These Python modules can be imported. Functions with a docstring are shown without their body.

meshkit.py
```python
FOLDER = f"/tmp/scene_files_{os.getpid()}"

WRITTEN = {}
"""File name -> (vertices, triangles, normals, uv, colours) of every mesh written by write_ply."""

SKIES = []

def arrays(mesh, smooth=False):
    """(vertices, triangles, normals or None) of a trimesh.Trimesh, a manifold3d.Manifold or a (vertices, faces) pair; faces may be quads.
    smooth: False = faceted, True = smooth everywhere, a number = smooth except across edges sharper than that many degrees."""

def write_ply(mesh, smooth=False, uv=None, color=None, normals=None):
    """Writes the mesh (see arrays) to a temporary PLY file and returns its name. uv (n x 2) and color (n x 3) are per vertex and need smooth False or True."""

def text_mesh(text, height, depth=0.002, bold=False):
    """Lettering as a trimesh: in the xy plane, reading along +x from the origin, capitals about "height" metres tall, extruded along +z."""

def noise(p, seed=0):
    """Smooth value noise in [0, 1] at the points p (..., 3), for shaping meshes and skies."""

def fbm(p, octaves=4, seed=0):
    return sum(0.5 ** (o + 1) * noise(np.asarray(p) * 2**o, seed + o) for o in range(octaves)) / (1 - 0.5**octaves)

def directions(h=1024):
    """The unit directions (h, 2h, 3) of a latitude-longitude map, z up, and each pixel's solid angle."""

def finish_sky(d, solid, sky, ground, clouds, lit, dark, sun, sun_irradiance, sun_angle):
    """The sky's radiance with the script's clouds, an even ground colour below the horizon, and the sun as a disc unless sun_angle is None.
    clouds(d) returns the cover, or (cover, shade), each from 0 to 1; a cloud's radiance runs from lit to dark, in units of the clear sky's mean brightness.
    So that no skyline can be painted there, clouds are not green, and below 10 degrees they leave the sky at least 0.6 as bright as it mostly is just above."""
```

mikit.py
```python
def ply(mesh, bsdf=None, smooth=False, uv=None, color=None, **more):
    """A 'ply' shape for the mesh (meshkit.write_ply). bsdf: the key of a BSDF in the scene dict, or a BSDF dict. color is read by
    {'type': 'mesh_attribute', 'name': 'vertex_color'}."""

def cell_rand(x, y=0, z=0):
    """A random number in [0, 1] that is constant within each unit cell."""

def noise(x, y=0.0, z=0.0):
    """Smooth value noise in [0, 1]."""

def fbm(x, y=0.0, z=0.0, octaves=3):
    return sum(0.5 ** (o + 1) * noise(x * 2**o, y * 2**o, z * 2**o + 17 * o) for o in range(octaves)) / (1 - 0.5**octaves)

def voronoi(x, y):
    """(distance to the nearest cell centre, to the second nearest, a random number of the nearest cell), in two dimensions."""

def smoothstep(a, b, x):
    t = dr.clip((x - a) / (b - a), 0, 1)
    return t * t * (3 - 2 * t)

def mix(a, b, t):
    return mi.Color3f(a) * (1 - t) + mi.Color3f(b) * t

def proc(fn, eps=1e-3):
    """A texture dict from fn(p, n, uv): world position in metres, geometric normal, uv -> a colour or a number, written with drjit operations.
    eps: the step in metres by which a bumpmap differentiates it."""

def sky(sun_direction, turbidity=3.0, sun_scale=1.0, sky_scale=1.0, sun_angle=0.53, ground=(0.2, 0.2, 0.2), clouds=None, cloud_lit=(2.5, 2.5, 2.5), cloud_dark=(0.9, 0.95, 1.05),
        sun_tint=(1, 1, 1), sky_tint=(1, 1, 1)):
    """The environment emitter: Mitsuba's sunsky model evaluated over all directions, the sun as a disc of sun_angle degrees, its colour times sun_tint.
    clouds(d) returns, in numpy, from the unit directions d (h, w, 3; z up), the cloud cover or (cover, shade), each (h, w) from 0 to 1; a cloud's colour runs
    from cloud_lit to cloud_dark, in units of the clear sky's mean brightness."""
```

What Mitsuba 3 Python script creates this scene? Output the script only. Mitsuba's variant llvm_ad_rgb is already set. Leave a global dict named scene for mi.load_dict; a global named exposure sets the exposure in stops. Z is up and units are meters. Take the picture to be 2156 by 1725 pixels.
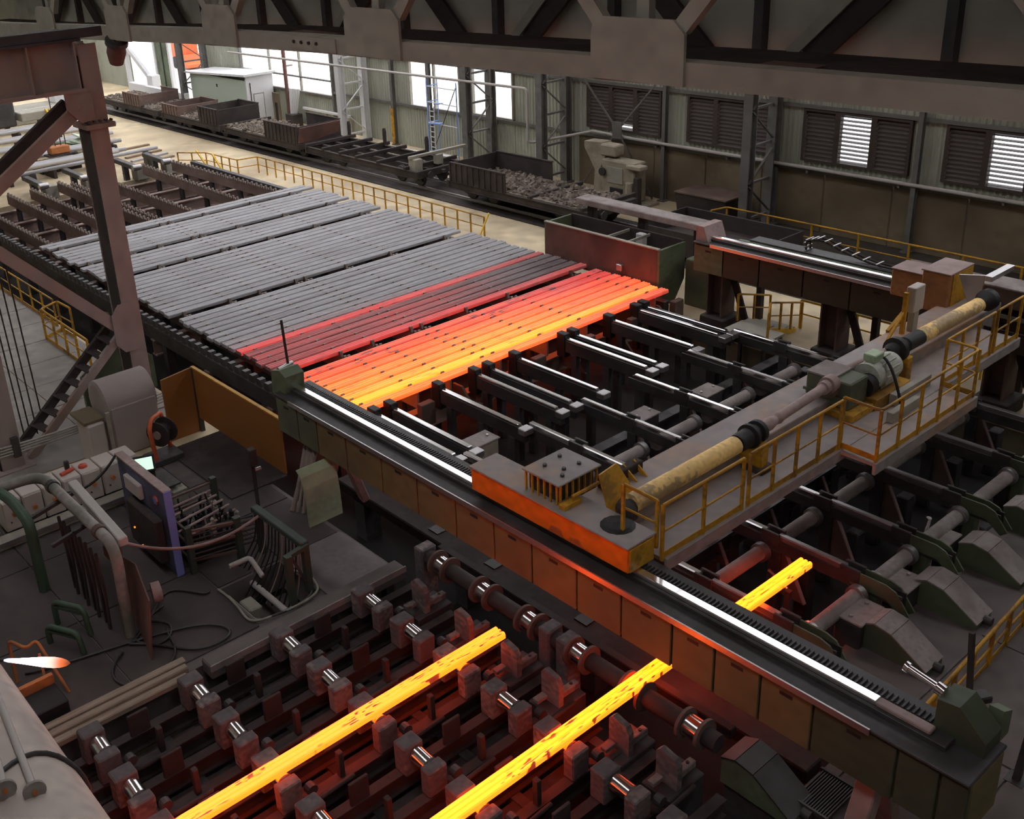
import math, random
import numpy as np, trimesh, shapely
import drjit as dr
import mitsuba as mi
import mikit
from mikit import noise, fbm, smoothstep, mix, proc, cell_rand, voronoi

T = mi.ScalarTransform4f
scene, labels = {}, {}
random.seed(7)
rng = np.random.default_rng(7)

# ------------------------------------------------------------------ camera, sky, exposure
F, CX, CY = 2224.0, 939.3, 725.9
def cam_rot(yaw, pitch, roll):
    f = np.array([math.cos(pitch)*math.cos(yaw), math.cos(pitch)*math.sin(yaw), math.sin(pitch)])
    r = np.cross(f, [0, 0, 1.0]); r /= np.linalg.norm(r); d = np.cross(f, r)
    c, s = math.cos(roll), math.sin(roll)
    return c*r + s*d, -s*r + c*d, f
_r, _d, _f = cam_rot(*np.radians([51.01612576, -22.65578975, 3.12159036]))
_m = np.eye(4); _m[:3, 0] = -_r; _m[:3, 1] = -_d; _m[:3, 2] = _f; _m[:3, 3] = [0, 0, 14]
scene['camera'] = {'type': 'perspective', 'fov': math.degrees(2*math.atan(1078/F)), 'fov_axis': 'x', 'near_clip': 0.1, 'far_clip': 500.0,
                   'principal_point_offset_x': (1078-CX)/2156, 'principal_point_offset_y': (862.5-CY)/1725, 'to_world': T(_m)}
scene['sky'] = mikit.sky((0.3, 0.2, 0.9), turbidity=4, sun_scale=0.0, sky_scale=1.0, ground=(0.35, 0.34, 0.33),
                         clouds=lambda d: (np.ones(d.shape[:2]), 0.3*np.ones(d.shape[:2])), cloud_lit=(1.0, 1.0, 1.03), cloud_dark=(0.8, 0.8, 0.85))
exposure = 4.5
EM = 2.0**-exposure      # glowing steel is given relative to the exposure

# ------------------------------------------------------------------ helpers
def numbered(k):
    if k not in used: used.add(k); return k
    n = 1
    while f'{k}_{n:03d}' in used: n += 1
    k = f'{k}_{n:03d}'; used.add(k); return k
used = set()

def thing(name, label, cat, group=None):
    k = numbered(name); labels[k] = {'label': label, 'category': cat}
    if group: labels[k]['group'] = group
    return k

def part(t, name, g, mat, label=None, smooth=False, kind=None, **more):
    k = numbered(f'{t}__{name}')
    scene[k] = mikit.ply(g.mesh() if isinstance(g, G) else g, mat, smooth=smooth, **more)
    if label or kind:
        labels[k] = {}
        if label: labels[k]['label'] = label
        if kind: labels[k]['kind'] = kind
    return k

def solo(name, g, mat, label, cat, group=None, smooth=False, **more):
    k = thing(name, label, cat, group)
    scene[k] = mikit.ply(g.mesh() if isinstance(g, G) else g, mat, smooth=smooth, **more)
    return k

def struct(name, g, mat, label, smooth=False):
    k = numbered(name); labels[k] = {'label': label, 'kind': 'structure'}
    scene[k] = mikit.ply(g.mesh() if isinstance(g, G) else g, mat, smooth=smooth)
    return k

def copy_thing(src, dst, shift):
    """dst: a key already made by thing(); its parts are those of src, moved."""
    for k in [k for k in scene if k.startswith(src + '__')]:
        d = dict(scene[k]); base = T(d['to_world']) if 'to_world' in d else T()
        d['to_world'] = T().translate(list(shift)) @ base
        used.add(dst + k[len(src):]); scene[dst + k[len(src):]] = d
        if k in labels: labels[dst + k[len(src):]] = dict(labels[k])

_S = np.array([[x, y, z] for x in (-1, 1) for y in (-1, 1) for z in (-1, 1)], float)
_BF = [[0, 1, 3], [0, 3, 2], [4, 6, 7], [4, 7, 5], [0, 4, 5], [0, 5, 1], [2, 3, 7], [2, 7, 6], [0, 2, 6], [0, 6, 4], [1, 5, 7], [1, 7, 3]]
def _chbox_template():
    pts, sg, ax = [], [], []
    for s in _S:
        for a in range(3):
            p = s*0.8; p[a] = s[a]; pts.append(p); sg.append(s); ax.append(a)
    h = trimesh.Trimesh(np.array(pts), [], process=False).convex_hull
    P = np.array(pts); idx = [int(np.argmin(np.linalg.norm(P - v, axis=1))) for v in h.vertices]
    return np.array(sg), np.array(ax), np.array(idx)[h.faces]
_CS, _CA, _CF = _chbox_template()

class G:
    def __init__(s): s.v, s.f, s.n = [], [], 0
    def add(s, v, f):
        v = np.asarray(v, float); s.v.append(v); s.f.append(np.asarray(f, int) + s.n); s.n += len(v); return s
    def mesh(s): return trimesh.Trimesh(np.vstack(s.v), np.vstack(s.f), process=False)
    def obox(s, c, R, h, ch=0.0):
        h = np.array(h, float)
        if ch:
            c0 = min(ch, 0.45*2*h.min())
            p = _CS*(h - c0); p[np.arange(24), _CA] = (_CS*h)[np.arange(24), _CA]; f = _CF
        else: p = _S*h; f = _BF
        return s.add(p @ np.asarray(R).T + np.array(c, float), f)
    def box(s, x0, x1, y0, y1, z0, z1, ch=0.0):
        return s.obox([(x0+x1)/2, (y0+y1)/2, (z0+z1)/2], np.eye(3), [abs(x1-x0)/2, abs(y1-y0)/2, abs(z1-z0)/2], ch)
    def beam(s, p, q, w, h, ch=0.0, up=(0, 0, 1)):
        p, q = np.array(p, float), np.array(q, float); d = q-p; L = np.linalg.norm(d); d /= L
        up = np.array(up, float)
        if abs(d @ up) > .98: up = np.array([1.0, 0, 0])
        a = np.cross(up, d); a /= np.linalg.norm(a); b = np.cross(d, a)
        return s.obox((p+q)/2, np.stack([d, a, b], 1), [L/2, w/2, h/2], ch)
    def ibeam(s, p, q, w, h, tf=0.03, tw=0.02, up=(0, 0, 1)):
        p, q = np.array(p, float), np.array(q, float); d = (q-p)/np.linalg.norm(q-p); up = np.array(up, float)
        if abs(d @ up) > .98: up = np.array([1.0, 0, 0])
        a = np.cross(up, d); a /= np.linalg.norm(a); b = np.cross(d, a)
        s.beam(p, q, tw, h-2*tf, 0, up)
        s.beam(p+b*(h/2-tf/2), q+b*(h/2-tf/2), w, tf, 0, up); return s.beam(p-b*(h/2-tf/2), q-b*(h/2-tf/2), w, tf, 0, up)
    def cyl(s, p, q, r, n=14, r2=None, cap=True):
        p, q = np.array(p, float), np.array(q, float); d = (q-p)/np.linalg.norm(q-p); r2 = r if r2 is None else r2
        up = np.array([0, 0, 1.0]) if abs(d[2]) < .95 else np.array([1.0, 0, 0])
        a = np.cross(up, d); a /= np.linalg.norm(a); b = np.cross(d, a)
        t = np.arange(n)*2*np.pi/n; ring = np.cos(t)[:, None]*a + np.sin(t)[:, None]*b
        i = np.arange(n); j = (i+1) % n
        s.add(np.vstack([p+ring*r, q+ring*r2]), np.vstack([np.stack([i, j, j+n], 1), np.stack([i, j+n, i+n], 1)]))
        if cap:
            s.add(np.vstack([p+ring*r, [p]]), np.stack([j, i, i*0+n], 1)); s.add(np.vstack([q+ring*r2, [q]]), np.stack([i, j, i*0+n], 1))
        return s
    def lathe(s, p, q, prof, n=16):
        """prof: (fraction along p->q, radius) pairs"""
        p, q = np.array(p, float), np.array(q, float)
        for (a, ra), (b, rb) in zip(prof[:-1], prof[1:]):
            if a == b: continue
            s.cyl(p+(q-p)*a, p+(q-p)*b, ra, n, rb)
        return s
    def tube(s, pts, r, n=8):
        P = np.array(pts, float); tg = np.gradient(P, axis=0); tg /= np.linalg.norm(tg, axis=1, keepdims=True)
        a = np.cross(tg[0], [0, 0, 1.0] if abs(tg[0][2]) < .9 else [1.0, 0, 0]); a /= np.linalg.norm(a)
        t = np.arange(n)*2*np.pi/n; V = []
        for k in range(len(P)):
            a = a - tg[k]*(a @ tg[k]); a /= np.linalg.norm(a); b = np.cross(tg[k], a)
            V.append(P[k] + r*(np.cos(t)[:, None]*a + np.sin(t)[:, None]*b))
        V = np.vstack(V); f = []
        i = np.arange(n); j = (i+1) % n
        for k in range(len(P)-1):
            o = k*n; f.append(np.stack([i+o, j+o, j+o+n], 1)); f.append(np.stack([i+o, j+o+n, i+o+n], 1))
        o = (len(P)-1)*n
        f.append(np.stack([i[1:-1]*0, i[2:], i[1:-1]], 1)); f.append(np.stack([i[1:-1]*0+o, i[1:-1]+o, i[2:]+o], 1))
        return s.add(V, np.vstack(f))
    def prism(s, poly, axis, a, b):
        """poly: 2-D outline in the two other axes (x,y / x,z / y,z), extruded from a to b along axis"""
        m = trimesh.creation.extrude_polygon(shapely.Polygon(poly).buffer(0), abs(b-a)); v = np.array(m.vertices); lo = min(a, b)
        o = np.empty_like(v); k = 'xyz'.index(axis); rest = [i for i in range(3) if i != k]
        o[:, rest[0]] = v[:, 0]; o[:, rest[1]] = v[:, 1]; o[:, k] = v[:, 2] + lo
        f = np.array(m.faces)
        if axis == 'y': f = f[:, ::-1]
        return s.add(o, f)
    def plate(s, poly, thick, origin, ex, ey):
        m = trimesh.creation.extrude_polygon(shapely.Polygon(poly).buffer(0), thick); v = np.array(m.vertices)
        ex, ey = np.array(ex, float), np.array(ey, float); ex /= np.linalg.norm(ex); ey /= np.linalg.norm(ey); ez = np.cross(ex, ey)
        return s.add(np.array(origin, float) + v[:, :1]*ex + v[:, 1:2]*ey + (v[:, 2:]-thick/2)*ez, m.faces)
    def quad(s, a, b, c, d): return s.add([a, b, c, d], [[0, 1, 2], [0, 2, 3]])

def arc(pts, r=0.12, k=5):
    """rounds the corners of a polyline"""
    P = [np.array(p, float) for p in pts]; out = [P[0]]
    for a, b, c in zip(P[:-2], P[1:-1], P[2:]):
        u, v = (a-b), (c-b); lu, lv = np.linalg.norm(u), np.linalg.norm(v); q = min(r, lu*.45, lv*.45)
        A, C = b+u/lu*q, b+v/lv*q
        for t in np.linspace(0, 1, k): out.append((1-t)**2*A + 2*t*(1-t)*b + t*t*C)
    out.append(P[-1]); return out

def hang(p, q, sag, n=16):
    p, q = np.array(p, float), np.array(q, float); t = np.linspace(0, 1, n)[:, None]
    return p + (q-p)*t - np.array([0, 0, 1.0])*4*sag*t*(1-t)

# ------------------------------------------------------------------ materials
def rough_mat(key, c, d=None, amt=0.7, s=0.8, rough=0.6, metal=0.0, stretch=(1, 1, 1), spec=0.4, lo=.42, hi=.68):
    """paint or steel of colour c with blotches of colour d"""
    c, d = np.array(c, float), np.array(d if d is not None else np.array(c)*0.45, float)
    sx, sy, sz = [s*k for k in stretch]; cl, dl = [float(v) for v in c], [float(v) for v in d]
    def fn(p, n, uv):
        a = fbm(p.x*sx, p.y*sy, p.z*sz, 3)
        b = noise(p.x*sx*9+3, p.y*sy*9, p.z*sz*9)
        t = smoothstep(lo, hi, a*0.8+b*0.2)*amt
        return mix(cl, dl, t)*(0.82+0.36*b)
    scene[key] = {'type': 'twosided', 'bsdf': {'type': 'principled', 'base_color': proc(fn), 'roughness': rough, 'metallic': metal, 'specular': spec}}
def plain(key, c, rough=0.5, metal=0.0, spec=0.4):
    scene[key] = {'type': 'twosided', 'bsdf': {'type': 'principled', 'base_color': {'type': 'rgb', 'value': list(c)}, 'roughness': rough, 'metallic': metal, 'specular': spec}}

rough_mat('dark_steel', (.070, .066, .066), (.036, .030, .028), s=1.1, rough=.5, metal=.2)
rough_mat('rust_steel', (.15, .10, .082), (.075, .045, .036), s=.7, rough=.75)
rough_mat('brown_column', (.31, .25, .235), (.27, .165, .115), s=.45, rough=.7, stretch=(1, 1, .5))
rough_mat('column_grey', (.15, .145, .135), (.10, .09, .08), s=.5, rough=.7, amt=.6)
rough_mat('crane_grey', (.33, .31, .255), (.23, .21, .17), s=.5, rough=.7, amt=.6)
rough_mat('deck_plate', (.30, .268, .258), (.36, .225, .15), s=.7, rough=.6, amt=.9)
rough_mat('pink_steel', (.34, .25, .235), (.22, .14, .12), s=1.2, rough=.7)
rough_mat('dust_top', (.30, .265, .25), (.16, .13, .12), s=1.6, rough=.85)
rough_mat('green_paint', (.115, .145, .085), (.07, .07, .05), s=.8, rough=.6)
rough_mat('pale_green', (.36, .46, .29), (.25, .30, .22), s=1.2, rough=.55)
rough_mat('panel_olive', (.155, .125, .055), (.10, .08, .045), s=.6, rough=.6, amt=.6)
rough_mat('yellow_paint', (.50, .255, .018), (.16, .085, .03), s=1.5, rough=.55, lo=.5, hi=.66)
rough_mat('yellow_tube', (.92, .62, .22), (.20, .15, .10), s=1.6, rough=.55, lo=.5, hi=.62)
rough_mat('orange_paint', (.70, .165, .008), (.14, .06, .03), s=.7, rough=.5, lo=.58, hi=.66)
rough_mat('floor_beige', (.58, .48, .32), (.36, .28, .18), s=.22, rough=.8, amt=.8)
rough_mat('floor_grey', (.135, .116, .108), (.06, .05, .047), s=.35, rough=.8)
rough_mat('concrete', (.19, .15, .095), (.09, .068, .042), s=.4, rough=.9)
rough_mat('sheet_wall', (.38, .39, .32), (.25, .245, .19), s=.35, rough=.6, stretch=(1, 1, .4))
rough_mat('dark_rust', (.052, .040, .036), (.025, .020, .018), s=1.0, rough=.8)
rough_mat('rubble', (.20, .165, .135), (.09, .07, .055), s=3.0, rough=.95)
rough_mat('cold_steel', (.44, .435, .445), (.24, .225, .225), s=.8, rough=.5, metal=.1, stretch=(.5, 6, 3), lo=.35, hi=.75)
plain('bright_steel', (.92, .91, .92), rough=.16, metal=1.0)
plain('worn_steel', (.50, .48, .48), rough=.38, metal=.9)
plain('black', (.018, .017, .017), rough=.6)
plain('white_paint', (.62, .62, .62), rough=.5)
plain('cream_panel', (.47, .42, .38), rough=.6)
plain('blue_paint', (.13, .16, .42), rough=.5)
plain('red_paint', (.55, .09, .05), rough=.5)
plain('louver_brown', (.06, .043, .037), rough=.6)
plain('pale_pipe', (.42, .39, .36), rough=.55)
plain('green_pipe', (.055, .095, .06), rough=.5)
plain('wood', (.24, .17, .12), rough=.9)
plain('pit_black', (.016, .014, .013), rough=.9)  # near black all over, for the pit floor
plain('light_blue', (.22, .36, .72), rough=.5)
plain('outdoor', (.50, .49, .47), rough=.95)
# ------------------------------------------------------------------ the setting
g = G()
for r in ((28.4, 32.8, -10, 100), (32.8, 40.6, 29.5, 100), (-8, 12.3, 25.2, 100), (12.3, 28.4, 58.6, 100)): g.box(*r, -0.3, 0)
struct('floor', g, 'floor_beige', 'dusty beige concrete floor of the hall beside the wagons')
g = G().box(32.8, 40.6, -10, 29.5, -.3, .0)
struct('floor_walkway', g, 'floor_dark', 'dark floor along the concrete wall')
rough_mat('floor_dark', (.06, .05, .04), (.03, .025, .02), s=.5, rough=.9)  # darker brown than the beige hall floor
g = G(); g.box(-8, 8.15, 16.35, 25.2, -.3, .4); g.box(9.65, 11.4, 16.35, 25.2, -.3, .4); g.box(8.15, 9.65, 16.35, 16.75, -.3, .4); g.box(8.15, 9.65, 18.35, 25.2, -.3, .4); g.box(8.1, 9.7, 16.7, 18.4, -.6, -.5); g.box(-8, 2.5, -10, 16.35, -0.3, 0.4)
floor_shop = struct('floor_shop', g, 'floor_grey', 'grey raised shop floor left of the roller table')
g = G(); g.box(12.3, 28.4, -10, 6.9, -0.3, 0); g.box(11.2, 12.3, -10, 6.2, -.3, 0); g.box(15.9, 28.4, 6.9, 8.38, -.3, 0)
floor_front = struct('floor_front', g, 'floor_grey', 'grey concrete floor right of the conveyor end')
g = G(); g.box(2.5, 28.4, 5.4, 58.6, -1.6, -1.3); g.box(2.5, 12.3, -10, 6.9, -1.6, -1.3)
struct('floor_pit', g, 'pit_black', 'black pit floor below rollers and cooling bed')
g = G()
g.box(2.3, 2.5, -10, 16.35, -1.4, -0.3); g.box(2.5, 11.4, 16.35, 16.5, -1.4, -.3); g.box(12.3, 28.4, 6.7, 6.9, -1.4, -.3)
g.box(28.4, 28.5, 6.7, 58.6, -1.4, -.3); g.box(12.2, 12.3, 25.2, 58.6, -1.4, -.3); g.box(12.3, 28.4, 58.6, 58.7, -1.4, -.3); g.box(11.4, 12.2, 16.4, 25.2, -1.4, -1.3)
struct('trim_1', g, 'concrete', 'concrete kerbs around the pit')
# floor slabs that the photo shows with open joints
def slabs(parent, x0, x1, y0, y1, z, dx, dy, mat):
    x = x0
    while x < x1-.05:
        y = y0
        while y < y1-.05:
            g = G().box(x+.015, min(x+dx, x1)-.015, y+.015, min(y+dy, y1)-.015, z, z+.035+rng.uniform(-.006, .006), .008)
            part(parent, 'slab', g, mat); y += dy
        x += dx
rough_mat('slab_grey', (.34, .31, .28), (.22, .20, .18), s=.4, rough=.8)
slabs('floor', 3.5, 12.2, 27.2, 47.2, 0, 2.9, 2.0, 'slab_grey')
slabs('floor_front', 12.5, 28.3, -1.0, 6.7, 0, 3.1, 1.9, 'floor_grey')
slabs('floor_shop', 2.6, 8.1, 16.6, 25.0, .4, 2.75, 2.8, 'floor_soot')
slabs('floor_shop', 8.1, 11.3, 18.4, 25.0, .4, 1.6, 2.2, 'floor_soot'); slabs('floor_shop', 9.7, 11.35, 16.4, 18.4, .4, 1.65, 2.0, 'floor_plate')
rough_mat('floor_soot', (.085, .070, .064), (.045, .037, .034), s=.5, rough=.85); rough_mat('floor_plate', (.185, .16, .155), (.115, .098, .095), s=1.4, rough=.8)

# back wall, x = 40.5: corrugated sheet with openings, concrete panels low on the right
def corr(g, y0, y1, z0, z1, x=40.5):
    n = max(2, int(round((y1-y0)/.0625))); ys = np.linspace(y0, y1, n+1)
    xs = x + np.where((np.arange(n+1) % 4) < 2, 0, .045)
    v = np.vstack([np.stack([xs, ys, ys*0+z0], 1), np.stack([xs, ys, ys*0+z1], 1)])
    i = np.arange(n); g.add(v, np.vstack([np.stack([i, i+n+1, i+1], 1), np.stack([i+1, i+n+1, i+n+2], 1)]))
LOUV = [(37.4, 32.6), (31.05, 26.25), (24.95, 20.35), (18.8, 14.0), (12.6, 7.8)]
WIN = [(60.5, 72.6, 2.35, 7.2), (47.45, 52.1, 2.62, 6.5), (42.95, 46.3, 2.72, 6.5)]
GATE = (78.2, 92.5, 0.0, 7.2)
g = G()
holes = [(b, a, 3.08, 5.2) for a, b in LOUV] + WIN + [GATE]
edges = sorted({h[0] for h in holes} | {h[1] for h in holes} | {-10, 38.0, 100})
for a, b in zip(edges[:-1], edges[1:]):
    z0 = 2.62 if b <= 38.0 else 0.0
    cur = [z0]
    h = [q for q in holes if q[0] <= a and q[1] >= b]
    zs = [(z0, 7.3)] if not h else [(z0, h[0][2]), (h[0][3], 7.3)]
    for p, q in zs:
        if q-p > .01: corr(g, a-.03, b+.03, p, q)
wall = struct('wall_back', g, 'sheet_wall', 'corrugated sheet wall behind the railway')
g = G().box(40.55, 40.8, -10, 100, 7.1, 7.4); g.box(40.55, 40.8, -10, 100, 13.6, 17.2)  # high band left open, added to light the hall from the back
g.box(40.55, 40.8, -10, 4, 7.4, 13.6); g.box(40.55, 40.8, 97, 100, 7.4, 13.6)
for yy in np.arange(7, 97, 3.07): g.box(40.55, 40.75, yy-.08, yy+.08, 7.4, 13.6)
for zz in (9.4, 11.5): g.box(40.6, 40.7, 8, 97, zz-.05, zz+.05)
struct('wall_back_upper', g, 'crane_grey', 'unseen upper part of the long hall wall with an added light opening')
y = -10.0
while y < 37.9:
    part('wall_back', 'concrete_panel', G().box(40.42, 40.7, y+.02, min(y+3.05, 38)-.02, 0, 2.58, .02), 'concrete'); y += 3.07
g = G()
for z in (2.6, 5.35): g.box(40.3, 40.44, 38.2 if z < 3 else 5, 60.4, z-.07, z+.07)
g.box(40.26, 40.42, -10, 38, 2.58, 2.72)
for yy in (60.5, 72.6): g.box(40.3, 40.5, yy-.08, yy+.08, 0, 8)
g.box(40.3, 40.5, 60.5, 72.6, 2.25, 2.37); g.box(40.3, 40.5, 60.5, 72.6, 3.3, 3.38)
struct('trim_2', g, 'column_grey', 'girts and sill rails of the corrugated wall')
for i, (y0, y1, z0, z1) in enumerate(WIN):
    w = f'window_{i+1}'; labels[w] = {'label': 'tall bright opening in the corrugated wall', 'kind': 'structure'}; used.add(w)
    g = G()
    for yy in (y0, y1): g.box(40.38, 40.56, yy-.05, yy+.05, z0, z1)
    g.box(40.38, 40.56, y0, y1, z0-.05, z0+.03); g.box(40.38, 40.56, y0, y1, z1-.05, z1+.05)
    part(w, 'frame', g, 'crane_grey')
    for k in range(1, 3 if i == 0 else 2):
        part(w, 'mullion', G().box(40.4, 40.54, y0+(y1-y0)*k/(3 if i == 0 else 2)-.06, y0+(y1-y0)*k/(3 if i == 0 else 2)+.06, z0, z1), 'crane_grey')
# louver windows: each slat its own piece
def slat(a, lip):
    g = G().obox([0, 0, 0], np.array([[math.cos(a), 0, -math.sin(a)], [0, 1, 0], [math.sin(a), 0, math.cos(a)]]), [.10, .68, .008])
    if lip: g.box(-.06-.03, -.06, -.68, .68, -.10, -.06)
    return mikit.ply(g.mesh(), 'louver_brown')
slat_closed = slat(.95, True)
slat_open = slat(.15, False)
wn = len(WIN)
for gi, (a, b) in enumerate(LOUV):
    for k in range(3):
        wn += 1; w = f'window_{wn}'; used.add(w)
        opened = (gi in (2, 3) and k == 1)
        labels[w] = {'label': 'louvre window with open slats letting light in' if opened else 'louvre window with closed brown slats', 'kind': 'structure'}
        y1 = a - k*1.6; y0 = y1 - 1.6; g = G()
        for yy in (y0+.06, y1-.06): g.box(40.36, 40.6, yy-.06, yy+.06, 3.05, 5.23)
        for zz in (3.08, 5.2): g.box(40.36, 40.6, y0, y1, zz-.05, zz+.05)
        part(w, 'frame', g, 'louver_brown')
        for s in range(12):
            d = dict(slat_open if opened or (gi == 0 and k == 1 and s < 2) else slat_closed)
            d['to_world'] = T().translate([40.5, (y0+y1)/2, 3.2+s*.171])
            kk = numbered(f'{w}__slat'); scene[kk] = d
# unseen roof, its long skylight slots placed for the light, and the other walls
g = G()
slots = [(2.4, 5.6, -9, 46), (18.0, 22.5, 28, 97), (24.6, 28.8, -4, 97), (31.5, 39.5, 46, 97)]   # x0, x1, y0, y1
xs = [-8] + [v for q in slots for v in q[:2]] + [40.8]
for a, b in zip(xs[::2], xs[1::2]): g.box(a, b, -10, 100, 17.0, 17.25)
for a, b, c, d in slots:
    g.box(a, b, -10, c, 17.0, 17.25); g.box(a, b, d, 100, 17.0, 17.25)
    for yy in np.arange(c+6, d, 6.0): g.box(a, b, yy-.15, yy+.15, 17.0, 17.25)
struct('ceiling', g, 'crane_grey', 'unseen hall roof with long skylights placed for the light')
g = G().box(-8.3, -8, -10, 100, 0, 17.2); struct('wall_left', g, 'sheet_wall', 'far side wall of the hall')
g = G().box(-8.3, 40.8, -10.3, -10, 0, 17.2); struct('wall_front', g, 'sheet_wall', 'end wall behind the viewer')
g = G(); g.box(-8.3, 14, 100, 100.3, 0, 17.2); g.box(14, 38, 100, 100.3, 7.5, 17.2); g.box(38, 40.8, 100, 100.3, 0, 17.2)
struct('wall_end', g, 'sheet_wall', 'far end wall with a wide open gate')
g = G().box(40.85, 160, -60, 200, -.5, -.1); g.box(-60, 40.85, 100.4, 200, -.5, -.1)
struct('ground', g, 'outdoor', 'bright ground outside the hall')

# laced wall columns
plain('white_column', (.60, .60, .60), rough=.6)
def wall_column(y, xa, xb, mat, label, zt=8.0):
    t = thing('wall_column', label, 'column', None)
    for x in (xa, xb):
        g = G(); g.ibeam([x, y, 0], [x, y, zt], 0.42, .44, .04, .03, up=(1, 0, 0)); part(t, 'leg', g, mat)
    z = .6; k = 0
    while z < zt-1.2:
        g = G(); p, q = (xa, xb) if k % 2 == 0 else (xb, xa)
        g.beam([p, y-.1, z+1.5], [q, y-.1, z], .1, .05); part(t, 'lacing', g, mat)
        g = G().box(xa, xb, y-.06, y+.06, z-.05, z+.05); part(t, 'tie', g, mat)
        z += 1.6; k += 1
    g = G()
    for x in (xa, xb): g.box(x-.3, x+.3, y-.3, y+.3, 0, .08)
    part(t, 'base_plate', g, mat)
    return t
wall_column(56.4, 38.2, 40.0, 'white_column', 'white laced steel column right of the white booth')
wall_column(44.3, 38.2, 40.0, 'column_grey', 'grey laced column in front of the bright openings by the scaffold')
wall_column(38.5, 38.2, 40.0, 'column_grey', 'grey laced column with a bent pipe on it, left of the old press')
wall_column(26.1, 38.2, 40.0, 'column_grey', 'dark laced column between the second and third louvre groups')
wall_column(69.9+7, 37.6, 39.6, 'column_grey', 'grey laced column left of the pale green booth wall')
for y, lab in ((32.2, 'slim grey post between the first and second louvre groups'), (20.0-.3, 'slim dark post between the third and fourth louvre groups'), (53.6, 'slim post with a yellow foot left of the scaffold'),
               (50.0, 'slim post dividing the bright opening behind the scaffold')):
    t = thing('wall_post', lab, 'post'); part(t, 'shaft', G().ibeam([40.2, y, 0], [40.2, y, 8], .2, .24, .02, .015, up=(1, 0, 0)), 'column_grey')
    part(t, 'base_plate', G().box(40.0, 40.4, y-.2, y+.2, 0, .06), 'column_grey')
    if y == 53.6: part(t, 'painted_foot', G().box(40.02, 40.07, y-.13, y+.13, .1, 2.3), 'yellow_paint', 'yellow painted foot')
t = thing('cross_brace', 'crossed flat bars with a centre plate before the first louvre group', 'brace')
C0 = np.array([39.9, 34.9, 3.2])
for dy, dz in ((2.4, 2.5), (-2.3, 2.4), (2.4, -3.1), (-2.3, -3.1)): part(t, 'bar', G().beam(C0, C0+[0, dy, dz], .05, .09), 'column_grey')
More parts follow.
